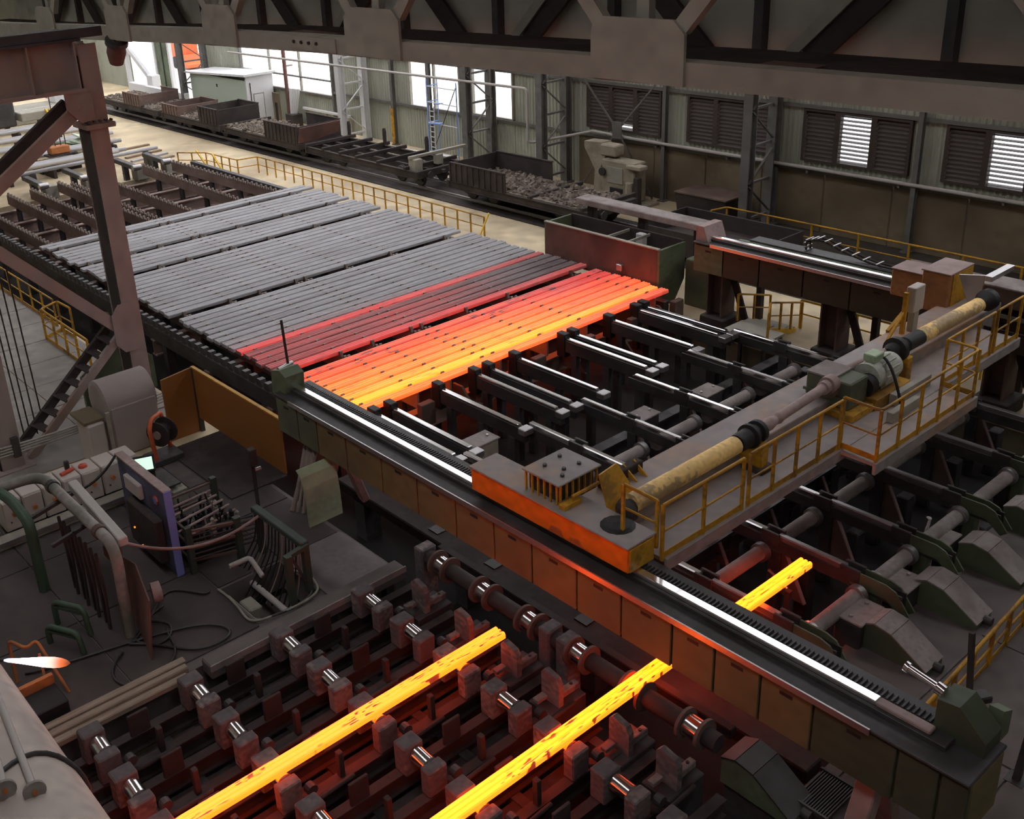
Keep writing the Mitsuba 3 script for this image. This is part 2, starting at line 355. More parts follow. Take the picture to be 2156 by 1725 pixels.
part(t, 'centre_plate', G().box(39.84, 39.88, C0[1]-.3, C0[1]+.3, C0[2]-.42, C0[2]+.42, .01), 'column_grey')
t = thing('wall_pipe', 'long pale pipe running along the wall under the louvre windows', 'pipe')
part(t, 'straight', G().tube([[39.95, 36.6, 2.95], [40.05, 34, 2.85], [40.1, 5, 2.75]], .08, 8), 'pale_pipe', smooth=True)
part(t, 'bend', G().tube(arc([[38.0, 70, 4.95], [38.0, 39.3, 5.1], [38.0, 39.3, 2.35], [38.3, 38.9, 2.4], [39.95, 36.6, 2.95]], .25), .07, 8), 'pale_pipe', smooth=True)
for y in np.arange(8, 36, 4.1): part(t, 'bracket', G().box(40.05, 40.44, y-.04, y+.04, 2.6, 2.7), 'column_grey')
# ------------------------------------------------------------------ cooling bed and its billets
PITCH, Y0, NROW = 0.45, 22.45, 53
def section(w=.345):
    """outline (y, z) of one section: three rounded ridges, w wide, 0.13 high"""
    pts = [(-.5*w, -.13), (.5*w, -.13)]
    for c in (.334*w, 0, -.334*w):
        for a in np.linspace(0, np.pi, 5): pts.append((c+.16*w*math.cos(a), -.046+.046*math.sin(a)))
    return pts
bar_flip = True
def bar_mesh(L, seed, outline=None, nx=9):
    """(mesh, uv): the outline swept along x; the texture coordinates unroll it without overlap"""
    P = np.array(outline or section()); Q = np.vstack([P, P[:1]]); n = len(Q)
    per = np.concatenate([[0], np.cumsum(np.linalg.norm(np.diff(Q, axis=0), axis=1))]); per /= per[-1]
    xs = np.linspace(0, L, nx); V, U, f = [], [], []
    for x in xs:
        V.append(np.stack([Q[:, 0]*0+x, Q[:, 0]+.008*math.sin(x*.6+seed), Q[:, 1]], 1)); U.append(np.stack([per*0+x/L*.95, per], 1))
    i = np.arange(n-1)
    for k in range(nx-1):
        o = k*n; f += [np.stack([i+o, i+1+o+n, i+1+o], 1), np.stack([i+o, i+o+n, i+1+o+n], 1)]
    cv, cf = trimesh.creation.triangulate_polygon(shapely.Polygon(P)); lo, hi = cv.min(0), cv.max(0)
    base = n*nx; cu = (cv-lo)/(hi-lo)
    for e, x in enumerate((0, L)):
        V.append(np.stack([cv[:, 0]*0+x, cv[:, 0]+.008*math.sin(x*.6+seed), cv[:, 1]], 1)); U.append(np.stack([.96+.035*cu[:, 0], .02+.4*cu[:, 1]+.5*e], 1))
        f.append((cf if e else cf[:, ::-1])+base); base += len(cv)
    m = trimesh.Trimesh(np.vstack(V), np.vstack(f), process=False)
    fl = np.array(m.faces)
    if bar_flip: m.faces = fl[:, ::-1]
    return m, np.vstack(U)
def heat_colour(p, n, uv):
    """temperature of the bars still on the bed: hot at the front row, dull red some rows back; right ends and sides cooler; grey rows get a painted red glow"""
    row = (p.y - Y0)/PITCH
    rr = dr.floor(row + .5)
    jit = cell_rand(rr, 3, 5)
    t = 1.0 - .055*rr
    t = dr.select(rr < .5, .74, t) + (jit-.5)*.10
    t = dr.select((rr > 8.5) & (rr < 13.5), dr.select(rr < 9.5, .42, .27) + .07*(jit-.5), t)
    t = dr.select(rr >= 13.5, dr.select(rr > 14.5, .17 - .03*(rr-15), .42), t)  # faint emission on the grey rows stands in for reflected red light
    t = t - smoothstep(20.0, 28.5, p.x)*.17 - .06*smoothstep(.3, .9, fbm(p.x*.7, p.y*14, 0, 2))
    t = t - .10*(1 - dr.clip(n.z, 0, 1))
    t = dr.clip(t, 0, 1)
    red = .60*smoothstep(.08, .42, t) + 2.6*smoothstep(.42, .95, t)
    green = .016*smoothstep(.1, .4, t) + .14*smoothstep(.40, .70, t) + .50*smoothstep(.64, .96, t)
    blue = .012*smoothstep(.1, .5, t)
    streak = smoothstep(.60, .70, noise(p.x*1.6, dr.floor((p.y-Y0)/PITCH+.5)*7, 2)) * smoothstep(.55, .75, noise(p.x*5, p.y*45, 4)) * dr.select((rr > 5.5) & (rr < 7.5), 1., .35)
    return mi.Color3f(red, green, blue) * (1 - .93*streak) * EM
rough_mat('hot_scale', (.24, .20, .20), (.14, .11, .11), s=.8, rough=.6, stretch=(.5, 6, 3))
L_BED = 13.75
meshes = [bar_mesh(L_BED, s) for s in range(3)]
plain_ply = [mikit.ply(m, 'cold_steel', uv=u) for m, u in meshes]
GAPS = {8: 'b'}     # empty positions of the bed
for yg in (26.0, 33.35, 39.1, 41.6, 44.9): GAPS[int(round((yg-Y0)/PITCH))] = 'gap'
ORD = ['first', 'second', 'third', 'fourth', 'fifth', 'sixth', 'seventh', 'eighth', 'ninth', 'tenth', 'eleventh', 'twelfth', 'thirteenth', 'fourteenth', 'fifteenth', 'sixteenth']
hot_labels = ['orange hot steel bar at the front edge of the cooling bed', 'second bar from the front edge of the cooling bed, glowing yellow orange', 'third bar from the front edge of the cooling bed, glowing yellow',
              'fourth bar from the front edge of the cooling bed, glowing orange', 'fifth bar from the front edge of the cooling bed, glowing orange red', 'sixth bar from the front edge of the cooling bed, red orange with dark scale flecks',
              'seventh bar from the front of the bed, bright red with a dark flaky line', 'red glowing bar just in front of the first dark gap in the hot zone']
for i in range(NROW):
    if GAPS.get(i) == 'gap': continue
    y = Y0 + i*PITCH; x = 14.62 + rng.uniform(-.09, .09) - (0.05 if i < 6 else 0)
    if i == 0: x -= .05
    if i < 8:
        k = thing('hot_bar', hot_labels[i], 'steel bar')
    elif i < 15:
        k = thing('hot_bar', f'dull red cooling bar, {ORD[i-9]} behind the first dark gap' if i < 14 else 'last clearly red bar, at the edge of the grey bars', 'steel bar', 'dull red bars behind the first gap')
    else:
        gi = [g_ for g_ in sorted(k_ for k_ in GAPS if GAPS[k_] == 'gap') if g_ < i]; no = ORD[i-gi[-1]-1] if len(gi) > 1 else ORD[i-15]
        where = 'behind the dull red bars' if len(gi) == 1 else f'beyond the {ORD[len(gi)-1]} dark gap'
        k = thing('cold_bar', f'grey cooled bar, {no} {where}, counting away from the hot bars', 'steel bar', 'grey bars on the cooling bed')
    d = dict(plain_ply[i % 3]); d['to_world'] = T().translate([x, y, 1.0])
    if i < 20:
        d['bsdf'] = {'type': 'ref', 'id': 'hot_scale' if i < 15 else 'cold_steel'}; d['emitter'] = {'type': 'area', 'radiance': proc(heat_colour)}
    scene[k] = d
# ------------------------------------------------------------------ cooling bed frame: toothed beams, cross beams, legs
def toothed(x, y0, y1, label, z=.86, x1=None):
    t = thing('toothed_beam', label, 'rack beam')
    x1 = x if x1 is None else x1
    part(t, 'web', G().beam([x, y0, z-.28], [x1, y1, z-.28], .07, .52, .01), 'beam_rust')
    g = G(); n = int((y1-y0)/.225)
    for i in range(n):      # every second tooth stands up between two bars
        y = Y0+.5*PITCH+(i-1)*.225; f = (y-y0)/(y1-y0); xx = x+(x1-x)*f; h = z+(.15 if i % 2 else .06)
        g.prism([(y-.09, z-.04), (y+.09, z-.04), (y+.035, h-.02), (y+.02, h), (y-.02, h), (y-.035, h-.02)], 'x', xx-.05, xx+.05)
    part(t, 'teeth', g, 'tooth_steel', 'row of worn teeth', kind='stuff')
    for y in np.arange(y0+.8, y1, 3.0):
        f = (y-y0)/(y1-y0); xx = x+(x1-x)*f
        part(t, 'post', G().ibeam([xx, y, -1.3], [xx, y, z-.5], .2, .22, .03, .03), 'dark_steel')
for x, x1, y1, lab in ((15.12, 15.12, 57.6, 'toothed rack beam nearest the left edge of the cooling bed'), (16.9, 17.1, 57.6, 'rusty toothed beam, second from the left edge of the bed'),
        (18.15, 18.4, 57.8, 'rusty toothed beam, third from the left, behind the big column'), (19.75, 20.05, 58.1, 'rusty toothed beam just right of the big column, left of a close pair'),
        (20.2, 20.45, 57.2, 'rusty toothed beam of a close pair right of the big column'), (22.25, 22.1, 57.5, 'toothed beam with shiny tooth tips in the middle of the empty bed'),
        (24.1, 25.1, 58.1, 'toothed beam second from the right edge of the empty bed'), (27.6, 26.7, 57.6, 'dark toothed beam at the right edge of the empty bed by the yellow railing')):
    toothed(x, 22.3, y1, lab, x1=x1)
t = thing('bed_frame', 'dark frame of cross girders and posts carrying the cooling bed', 'bed frame')
for y in (22.6, 26, 30, 34, 38, 42, 46, 48.6, 51.4, 54.2, 57):
    part(t, 'cross_girder', G().ibeam([14.0, y, -.2], [28.2, y, -.2], .32, .6, .05, .04), 'beam_rust')
for x in (14.2, 28.1):
    part(t, 'edge_girder', G().box(x-.14, x+.14, 22.2, 57.8, .05, .62, .02), 'dark_steel')
    for y in np.arange(23, 58, 3.4): part(t, 'post', G().box(x-.15, x+.15, y-.15, y+.15, -1.3, .05, .01), 'dark_steel')
g = G()
for y in np.arange(22.6, 57.5, .45): g.prism([(y-.17, .62), (y+.17, .62), (y+.1, .84), (y-.1, .84)], 'x', 14.1, 14.3)
part(t, 'edge_teeth', g, 'dark_steel')
for x in np.arange(16.2, 28, 2.3):
    part(t, 'gusset', G().prism([(21.4, -.3), (22.6, -.3), (22.6, .55), (22.2, .55)], 'x', x-.04, x+.04), 'rust_steel')
    part(t, 'deflector', G().box(x+.5, x+1.0, 21.9, 22.15, -.1, .62, .02), 'rust_steel')
t = thing('pipe_bundle', 'long pale steel tube lying across the far end of the empty bed', 'pipe')
part(t, 'tube', G().cyl([18.7, 60.2, 1.2], [27.3, 60.6, 1.2], .11), 'cold_steel', smooth=40)
for x in (19.5, 23, 26.5): part(t, 'saddle', G().box(x-.15, x+.15, 60.1, 60.7, 0, 1.1, .02), 'dark_steel')
for i, (x, lab) in enumerate(((19.0, 'inclined roller arm left of the big column at the end of the bed'), (21.3, 'inclined roller arm behind the big column at the end of the bed'), (24.4, 'inclined roller arm just right of the big column'), (26.25, 'dark inclined roller arm nearest the yellow railing at the end of the bed'))):
    t = thing('inclined_roller', lab, 'arm')
    part(t, 'arm', G().beam([x, 60.2, 1.0], [x, 57.2, .95], .34, .26, .03), 'dark_steel'); part(t, 'roller', G().cyl([x-.25, 57.3, 1.0], [x+.25, 57.3, 1.0], .16), 'worn_steel', smooth=40)
    part(t, 'leg', G().box(x-.15, x+.15, 58.8, 59.1, 0, .9, .02), 'dark_steel'); part(t, 'drive_box', G().box(x+.35, x+1.1, 58.2, 59.0, 0, .7, .03), 'crane_grey')

rough_mat('beam_rust', (.27, .19, .165), (.15, .095, .075), s=.7, rough=.75)
rough_mat('tooth_steel', (.24, .19, .165), (.13, .095, .08), s=1.5, rough=.45, metal=.3)
# ------------------------------------------------------------------ skid rails between bed and roller table
def skid(x, y0, y1, label, blockend=True, group=None):
    t = thing('skid_rail', label, 'rail', group)
    part(t, 'beam', G().box(x-.10, x+.10, y0, y1, .45, .86, .02), 'dark_steel')
    part(t, 'wear_strip', G().box(x-.075, x+.075, y0+.25, y1-.05, .86, .925, .02), 'bright_steel', 'polished running strip')
    if blockend: part(t, 'stop_block', G().box(x-.13, x+.13, y1-.05, y1+.32, .25, 1.06, .02), 'black', 'black stop block')
    part(t, 'end_plate', G().box(x-.17, x+.17, y0-.12, y0+.16, .70, .89, .02), 'worn_steel')
    for y in (y0+.5, (y0+y1)/2, y1-.4): part(t, 'post', G().box(x-.09, x+.09, y-.12, y+.12, -1.3, .45, .01), 'dark_steel')
S1 = [(15.15, 'skid rail nearest the near girder, left one of a close pair'), (15.72, 'skid rail right one of the close pair nearest the near girder'), (17.5, 'single skid rail, third from the near girder'), (18.92, 'left skid rail of the middle close pair before the hot bars'),
      (19.48, 'right skid rail of the middle close pair before the hot bars'), (20.6, 'single dark skid rail right of the middle pair'), (22.75, 'left rail of the pair in front of the right half of the hot bars'), (23.2, 'right rail of the pair in front of the right half of the hot bars'),
      (24.95, 'single skid rail with a yellowish shine left of the last pair'), (26.3, 'left rail of the last pair at the right end of the hot bars'), (26.7, 'rightmost skid rail before the hot bars')]
for x, lab in S1: skid(x, 18.4, 21.95, lab)
S2 = [15.42, 17.8, 19.85, 22.1, 24.6, 26.95]
def long_skid(x, i, label):
    t = thing('transfer_skid', label, 'rail')
    for s in (-1, 1): part(t, 'side_plate', G().box(x+s*.09-.02, x+s*.09+.02, 7.9, 18.7, .52, .80, .005), 'dark_steel')
    ys = [18.65, 16.75, 14.9, 12.9, 10.9, 9.0]
    for a, b in zip(ys[:-1], ys[1:]): part(t, 'wear_strip', G().box(x-.075, x+.075, b+.16, a-.12, .78, .93, .025), 'bright_steel' if a > 12 else 'worn_steel', 'polished running strip')
    for y in ys[1:]:
        g = G(); g.box(x-.15, x-.08, y-.2, y+.24, .66, .97, .01); g.box(x+.08, x+.15, y-.2, y+.24, .66, .97, .01); part(t, 'catch', g, 'dark_steel')
        part(t, 'pedestal', G().box(x-.12, x+.12, y-.25, y+.05, -1.3, .55, .02), 'dark_steel')
        part(t, 'gusset', G().prism([(y-.85, -.55), (y-.2, -.55), (y-.2, .5), (y-.32, .5)], 'x', x-.03, x+.03), 'rust_steel')
        part(t, 'gusset_edge', G().beam([x-.0, y-.87, -.55], [x, y-.33, .52], .09, .03), 'pink_steel', 'pale edge of the gusset')
        part(t, 'foot_box', G().box(x+.32, x+.68, y-.7, y-.4, -1.3, .06, .03), 'dark_steel')
    # bent nose: two plates turning down to the table
    for s in (-1, 1):
        part(t, 'nose_plate', G().prism([(9.0, .60), (8.2, .60), (7.84, .32), (7.70, .44), (8.03, .86), (8.25, .93), (9.0, .93)], 'x', x+s*.11-.02, x+s*.11+.02), 'green_paint')
    part(t, 'nose_post', G().box(x-.1, x+.1, 8.42, 8.7, -1.3, .58, .02), 'green_paint')
    part(t, 'white_stripe', G().box(x+.1, x+.14, 8.40, 8.45, -.6, .5), 'pink_steel', 'pale edge of the post')
for i, x in enumerate(S2):
    long_skid(x, i, ['nearest', 'second nearest', 'third nearest', 'fourth', 'fifth', 'farthest'][i] + ' of the long polished transfer skids that pass under the yellow bridge')
for y, z, r, lab in ((8.72, .55, .16, 'round shaft across the transfer skids closest to the grey hoods'), (11.0, .5, .16, 'round shaft across the skids just in front of the bridge walkway'), (13.7, .4, .15, 'round shaft across the skids behind the bridge girder'), (16.1, .3, .17, 'pipe like shaft across the skids between bridge and hot bars')):
    t = thing('cross_shaft', lab, 'shaft')
    for a, b in zip(S2[:-1], S2[1:]):
        part(t, 'tube', G().cyl([a+.25, y, z], [b-.25, y, z], r, 16), 'dust_top', smooth=40)
        for e in (a+.25, b-.4): part(t, 'coupling', G().cyl([e, y, z], [e+.15, y, z], r+.06, 16), 'worn_steel', smooth=40)
for i, y in enumerate((12.4, 15.2, 17.2)):
    t = thing('floor_beam', ['grey floor beam under the bridge girder', 'grey floor beam between the skids behind the bridge', 'grey floor beam closer to the hot bars'][i], 'beam')
    part(t, 'beam', G().ibeam([13.2, y, -.1], [28.0, y, -.1], .35, .45, .05, .04), 'dark_steel')
    for x in np.arange(14, 28, 3.4): part(t, 'foot', G().box(x-.2, x+.2, y-.2, y+.2, -1.3, -.32, .01), 'dark_steel')
for i, (x, y, w, h, lab) in enumerate(((16.2, 18.95, .55, .75, 'tall grey box behind the near skid pair'), (17.0, 8.4, .42, .55, 'dusty flat topped box beside the first hood'), (18.6, 8.35, .38, .5, 'dusty box beside the second hood'), (20.7, 8.6, .38, .5, 'dusty box with a lubricator on it beside the third hood'), (16.6, 13.4, .4, .3, 'small dark drive box under the bridge edge'), (21.0, 17.3, .4, .4, 'dark drive box between the middle skids'), (23.4, 16.9, .4, .45, 'dark drive box between the right skids'))):
    t = thing('drive_box', lab, 'box')
    part(t, 'body', G().box(x-w, x+w, y-.28, y+.28, -1.3, h, .04), 'crane_grey' if i == 0 else 'dark_steel'); part(t, 'lid', G().box(x-w-.03, x+w+.03, y-.31, y+.31, h, h+.05, .015), 'dust_top')
    for s in (-.7, .7): part(t, 'bolt', G().cyl([x+w*s, y, h+.05], [x+w*s, y, h+.09], .04, 8), 'worn_steel')
for i, (p, q, lab) in enumerate((([16.95, 10.45, .55], [16.9, 9.95, .35], 'short shiny pin among the skids in front of the bridge'), ([18.0, 8.75, .62], [18.05, 8.3, .5], 'short shiny pin on the dusty box by the second skid nose'), ([20.6, 8.9, .55], [20.6, 8.85, .95], 'upright shiny lubricator on the box by the third skid nose'))):
    t = thing('shiny_pin', lab, 'pin'); part(t, 'pin', G().cyl(p, q, .045 if i < 2 else .06, 10), 'bright_steel', smooth=40); part(t, 'bracket', G().box(q[0]-.06, q[0]+.06, q[1]-.1, q[1]+.02, -1.3 if i == 0 else .45, q[2]-.02 if i < 2 else .58), 'dark_steel')
# hoods over the drives
def hood(x0, y1, label, w=.64, z=0.0, sc=1.0, mat='green_paint', top='dust_top'):
    t = thing('drive_hood', label, 'hood')
    P = [(y1, z), (y1, z+.52), (y1-.28, z+.64), (y1-.62, z+.58), (y1-1.36, z+.12), (y1-1.36, z)]
    part(t, 'body', G().prism(P, 'x', x0, x0+w), mat, 'olive green sides')
    top_pts = P[1:5]; g = G()
    for a, b in zip(top_pts[:-1], top_pts[1:]):
        a, b = np.array(a), np.array(b); nrm = np.array([a[1]-b[1], b[0]-a[0]]); nrm = nrm/np.linalg.norm(nrm)*.03
        if nrm[1] < 0: nrm = -nrm
        g.prism([tuple(a), tuple(b), tuple(b+nrm), tuple(a+nrm)], 'x', x0-.02, x0+w+.02)
    part(t, 'cover_plate', g, top, 'grey dusty cover plate')
    part(t, 'motor_stub', G().cyl([x0+w/2, y1-1.36, z+.12], [x0+w/2, y1-1.52, z+.12], .09), 'dark_steel', smooth=40)
    if z < 0: part(t, 'pedestal', G().box(x0+.05, x0+w-.05, y1-1.3, y1-.05, -1.3, z), 'dark_steel')
for x, lab in ((16.75, 'grey topped drive hood closest to the near girder at the skid noses'), (18.8, 'second grey drive hood in the row by the right railing'), (20.75, 'third grey drive hood in the row by the right railing'), (22.9, 'drive hood cut by the right picture edge')):
    hood(x, 8.2, lab)
hood(11.92, 7.95, 'dark drive hood under the right part of the near girder', .66, -.05, mat='green_paint', top='dark_steel')
# ------------------------------------------------------------------ the two runway girders of the transfer bridge
def girder(x, y0, y1, face, name_label, seams, mats):
    """x: rail line; face -1: panels on the -x side"""
    t = thing('runway_girder', name_label, 'girder')
    body, panel_mat = mats
    part(t, 'box_body', G().box(x-.40, x+.52, y0, y1, 2.0, 2.98, .02), body)
    part(t, 'top_flange', G().box(x-.50, x+.58, y0, y1, 2.98, 3.04, .015), 'dark_steel')
    part(t, 'flange_edge', G().box(x-.53, x-.50, y0+1.4, y1-.7, 2.95, 3.06), 'worn_steel', 'scraped bright edge of the flange')
    part(t, 'rail_base', G().box(x-.17, x+.11, y0+.5, y1-.1, 3.04, 3.13, .01), 'dark_steel')
    part(t, 'rail', G().box(x-.115, x+.055, y0+1.55, y1-.1, 3.13, 3.21, .015), 'bright_steel', 'polished crane rail')
    part(t, 'rack_base', G().box(x+.14, x+.34, y0+.6, y1-.2, 3.04, 3.09), 'black')
    part(t, 'rail_end', G().box(x-.115, x+.055, y0+.75, y0+1.55, 3.13, 3.2, .015), 'pink_steel', 'dull brown rail end')
    n = int((y1-y0-.9)/.08); tooth = mikit.ply(G().prism([(0, 3.05), (.06, 3.05), (.045, 3.13), (.015, 3.13)], 'x', x+.15, x+.33).mesh(), 'dark_steel')
    for i in range(n):
        d = dict(tooth); d['to_world'] = T().translate([0, y0+.7+i*.08, 0]); scene[numbered(t + '__rack_tooth')] = d
    for a, b in zip(seams[:-1], seams[1:]):
        k = part(t, 'panel', G().box(x-.455, x-.40, a+.02, b-.02, 2.0, 2.93, .012), panel_mat if a > y0+1.2 and b < y1-1.0 else ('deep_green' if a < y0+2 else 'green_paint'), 'cover panel')
        part(k, 'slot', G().box(x-.46, x-.452, (a+b)/2-.11, (a+b)/2+.11, 2.74, 2.80), 'black', 'dark hand slot') if b-a > .8 else None
    return t
seamsL = [3.95, 4.35, 4.95, 6.25, 7.15, 8.0, 8.85, 9.95, 11.0, 12.15, 13.2, 14.35, 15.6, 16.85, 18.2, 19.4, 20.25, 21.2]
gl = girder(12.07, 3.95, 21.2, -1, 'long near runway girder with olive panels and polished rail', seamsL, ('panel_olive', 'panel_olive'))
# end stops
part(gl, 'end_bracket', G().prism([(4.75, 3.0), (4.75, 3.62), (4.45, 3.66), (4.05, 3.28), (4.05, 2.95)], 'x', 12.15, 12.62), 'deep_green', 'dark green end bracket')
part(gl, 'end_bracket', G().prism([(20.9, 3.0), (20.85, 3.5), (21.1, 3.62), (21.5, 3.5), (21.55, 2.85)], 'x', 11.75, 12.3), 'green_paint', 'green end bracket')
part(gl, 'buffer', G().lathe([12.35, 5.35, 3.72], [12.35, 4.75, 3.62], [(0, .05), (.02, .085), (.12, .085), (.12, .055), (.8, .055), (.8, .09), (1, .09), (1, .01)], 14), 'bright_steel', 'shiny buffer', smooth=35)
part(gl, 'buffer', G().cyl([11.85, 21.3, 3.55], [12.35, 21.45, 3.55], .05), 'worn_steel', smooth=35)
part(gl, 'stop_arm', G().beam([12.55, 4.75, 3.3], [13.1, 4.45, 3.3], .2, .12, .02), 'dark_steel')
part(gl, 'stop_arm', G().prism([(12.65, 2.9), (13.05, 2.9), (13.05, 3.3), (12.75, 3.45)], 'y', 4.1, 4.3), 'green_paint')
part(gl, 'marker_rod', G().cyl([12.2, 21.4, 3.5], [12.15, 21.4, 4.75], .035, 8), 'dark_rust', 'upright rod on the girder end')
part(gl, 'marker_rod', G().beam([13.3, 4.75, 2.7], [13.35, 4.9, 4.0], .07, .07), 'dark_rust', 'leaning brown rod')
for y in (5.4, 19.3):
    for s in (-1, 1): part(gl, 'leg', G().beam([12.1+s*.1, y, 2.0], [12.1+s*.55, y-.1*s, .03 if y < 10 else .42], .36, .2, .02), 'pink_steel', 'pinkish splayed leg')
part(gl, 'leg_plate', G().box(11.4, 12.75, 5.0, 5.8, 0, .04, .01), 'rust_steel')
gr = girder(28.65, 4.0, 21.2, -1, 'far runway girder with dark panels and polished rail', [4.0, 6.1, 8.0, 10.0, 12.0, 13.7, 15.4, 17.0, 18.6, 20.0, 21.2], ('dark_rust', 'panel_dark'))
part(gr, 'end_plate', G().prism([(20.7, 3.04), (20.9, 3.55), (21.2, 3.55), (21.2, 3.04)], 'x', 28.3, 29.3), 'pink_steel', 'pale sloped end plate')
for y in (20.4, 16.1, 11.0, 6.0):
    part(gr, 'column', G().ibeam([28.75, y, 0], [28.75, y, 2.0], .75, .62, .05, .05, up=(0, 1, 0)), 'rust_steel', 'brown supporting column')
    part(gr, 'column_foot', G().box(28.2, 29.3, y-.55, y+.45, 0, .45, .03), 'dark_rust')
    part(gr, 'brace', G().beam([28.9, y-.3, 2.0], [28.9, y-1.0, .2], .08, .25), 'dark_rust')
part(gr, 'walkway', G().box(29.25, 30.0, 4, 20.6, 2.7, 2.8, .01), 'green_paint')

# red hood box at the far girder end
t = thing('hood_box', 'open rust red steel box with a green end wall, by the hot bars', 'box')
part(t, 'front_wall', G().box(28.45, 28.55, 22.95, 28.55, .75, 2.26, .01), 'red_rust', 'rust red scorched front wall')
part(t, 'end_wall', G().prism([(28.45, .1), (29.35, .1), (29.9, .9), (29.9, 2.26), (28.45, 2.26)], 'y', 22.85, 22.95), 'green_paint', 'green end wall')
part(t, 'back_wall', G().box(29.9, 30.0, 22.95, 28.55, .75, 2.3, .01), 'dark_rust'); part(t, 'end_wall', G().box(28.45, 30.0, 28.5, 28.6, .75, 2.26, .01), 'green_paint')
for y in (25.5, 24.5): part(t, 'cross_bar', G().beam([28.5, y, 2.2], [29.95, y, 2.2], .06, .1), 'crane_grey')
part(t, 'rim', G().box(28.42, 28.58, 22.9, 28.6, 2.26, 2.3), 'crane_grey'); part(t, 'white_box', G().box(29.5, 29.75, 24.5, 24.85, 1.5, 2.28, .02), 'white_paint', 'small white box inside')
part(t, 'bracket', G().box(28.30, 28.45, 24.5, 24.75, 1.15, 1.4, .02), 'worn_steel')
part(t, 'top_beam', G().box(30.0, 30.75, 21.9, 28.4, 2.7, 2.95, .03), 'dust_top', 'dusty grey box beam along its back')
for y in (22.6, 25.2, 27.8): part(t, 'beam_post', G().box(30.2, 30.5, y-.15, y+.15, 0, 2.7, .02), 'dark_rust')
part(t, 'green_cabinet', G().box(29.6, 30.3, 21.5, 22.6, 0, 1.75, .03), 'green_paint', 'green cabinet')
rough_mat('deep_green', (.06, .075, .045), (.04, .04, .03), s=.8, rough=.6); rough_mat('panel_dark', (.065, .05, .03), (.04, .03, .02), s=.6, rough=.6)  # deeper green for the end of the near girder
rough_mat('red_rust', (.17, .082, .066), (.07, .045, .038), s=.9, rough=.75, stretch=(1, 1, .5))
# ------------------------------------------------------------------ the transfer bridge
br = thing('transfer_bridge', 'travelling steel bridge with yellow railings spanning both runway girders', 'bridge')
part(br, 'end_carriage', G().box(11.78, 12.46, 9.95, 14.0, 3.22, 3.72, .02), 'orange_paint', 'orange end carriage on the near rail')
part(br, 'carriage_top', G().box(11.74, 12.50, 9.93, 14.02, 3.72, 3.76, .01), 'deck_plate', 'dusty grey top plate')
part(br, 'end_plate', G().box(11.80, 12.44, 9.92, 9.95, 3.24, 3.70, .01), 'yellow_paint', 'chipped yellow end plate')
for y in (10.5, 13.4): part(br, 'wheel', G().cyl([11.98, y, 3.4], [12.14, y, 3.4], .19, 20), 'worn_steel', smooth=40)
part(br, 'end_carriage', G().box(28.2, 29.0, 9.9, 14.0, 3.22, 3.75, .02), 'rust_steel', 'brown end carriage on the far rail'); part(br, 'carriage_top', G().box(28.15, 29.05, 9.85, 11.8, 3.75, 3.8, .01), 'dust_top')
part(br, 'box_girder', G().box(12.72, 28.1, 11.0, 12.12, 2.45, 3.4, .02), 'deck_plate', 'wide box girder with rust stained top')
part(br, 'girder_end', G().box(12.46, 12.72, 10.2, 13.2, 3.22, 3.42, .01), 'deck_plate'); part(br, 'walkway', G().box(12.72, 26.7, 9.92, 11.0, 3.02, 3.10, .01), 'deck_plate', 'walkway of dusty plates')
part(br, 'walkway_edge', G().box(12.72, 26.7, 9.86, 9.93, 2.86, 3.12, .01), 'deck_plate')
part(br, 'walkway_bay', G().box(18.35, 22.7, 9.12, 9.92, 3.02, 3.10, .01), 'deck_plate', 'wider walkway bay beside the gearbox'); part(br, 'walkway_edge', G().box(18.3, 22.7, 9.06, 9.13, 2.86, 3.12, .01), 'deck_plate')
for x in np.arange(13.2, 28, 2.0): part(br, 'stiffener', G().prism([(9.95, 3.0), (11.0, 3.0), (11.0, 2.6)], 'x', x-.02, x+.02), 'dark_rust')
# drive motor cover on the near carriage
part(br, 'cover_plate', G().box(11.86, 13.0, 11.66, 12.62, 4.18, 4.22, .01), 'deck_plate', 'square grey cover plate')
for dx, dy in ((.3, .2), (.5, .35), (.8, .75), (.35, .7), (.85, .3)): part(br, 'cover_bolt', G().cyl([11.86+dx, 11.66+dy, 4.22], [11.86+dx, 11.66+dy, 4.27], .04, 8), 'dark_steel')
g = G()
for x in np.arange(11.95, 12.95, .16): g.box(x, x+.03, 11.70, 11.74, 3.76, 4.18)
for y in np.arange(11.75, 12.6, .16): g.box(11.90, 11.94, y, y+.03, 3.76, 4.18)
part(br, 'cover_ribs', g, 'yellow_paint'); part(br, 'cover_core', G().box(12.0, 12.95, 11.8, 12.58, 3.76, 4.18, .02), 'dark_rust')
part(br, 'end_shield', G().plate([(0, 0), (.85, 0), (.75, .5), (.55, .95), (0, .95)], .05, [12.55, 11.0, 3.42], [.75, .1, 0], [0, .35, 1]), 'yellow_paint', 'yellow chipped shield')
part(br, 'cover_foot', G().box(11.85, 12.3, 11.5, 11.66, 3.76, 3.86, .01), 'yellow_paint')
part(br, 'hand_bar', G().cyl([12.1, 11.55, 3.95], [12.75, 11.5, 4.0], .035, 8), 'yellow_paint')
part(br, 'coupling', G().lathe([12.55, 10.75, 3.75], [12.85, 10.75, 3.8], [(0, .1), (.1, .2), (.5, .24), (.5, .15), (1, .15)], 14), 'dark_steel', smooth=30)
part(br, 'grease_heap', G().lathe([12.2, 10.55, 3.76], [12.2, 10.55, 3.85], [(0, .32), (.5, .24), (1, .02)], 14), 'black', smooth=60)
part(br, 'ribbed_bracket', G().box(13.35, 14.5, 11.9, 12.1, 3.4, 3.62, .02), 'dark_rust')
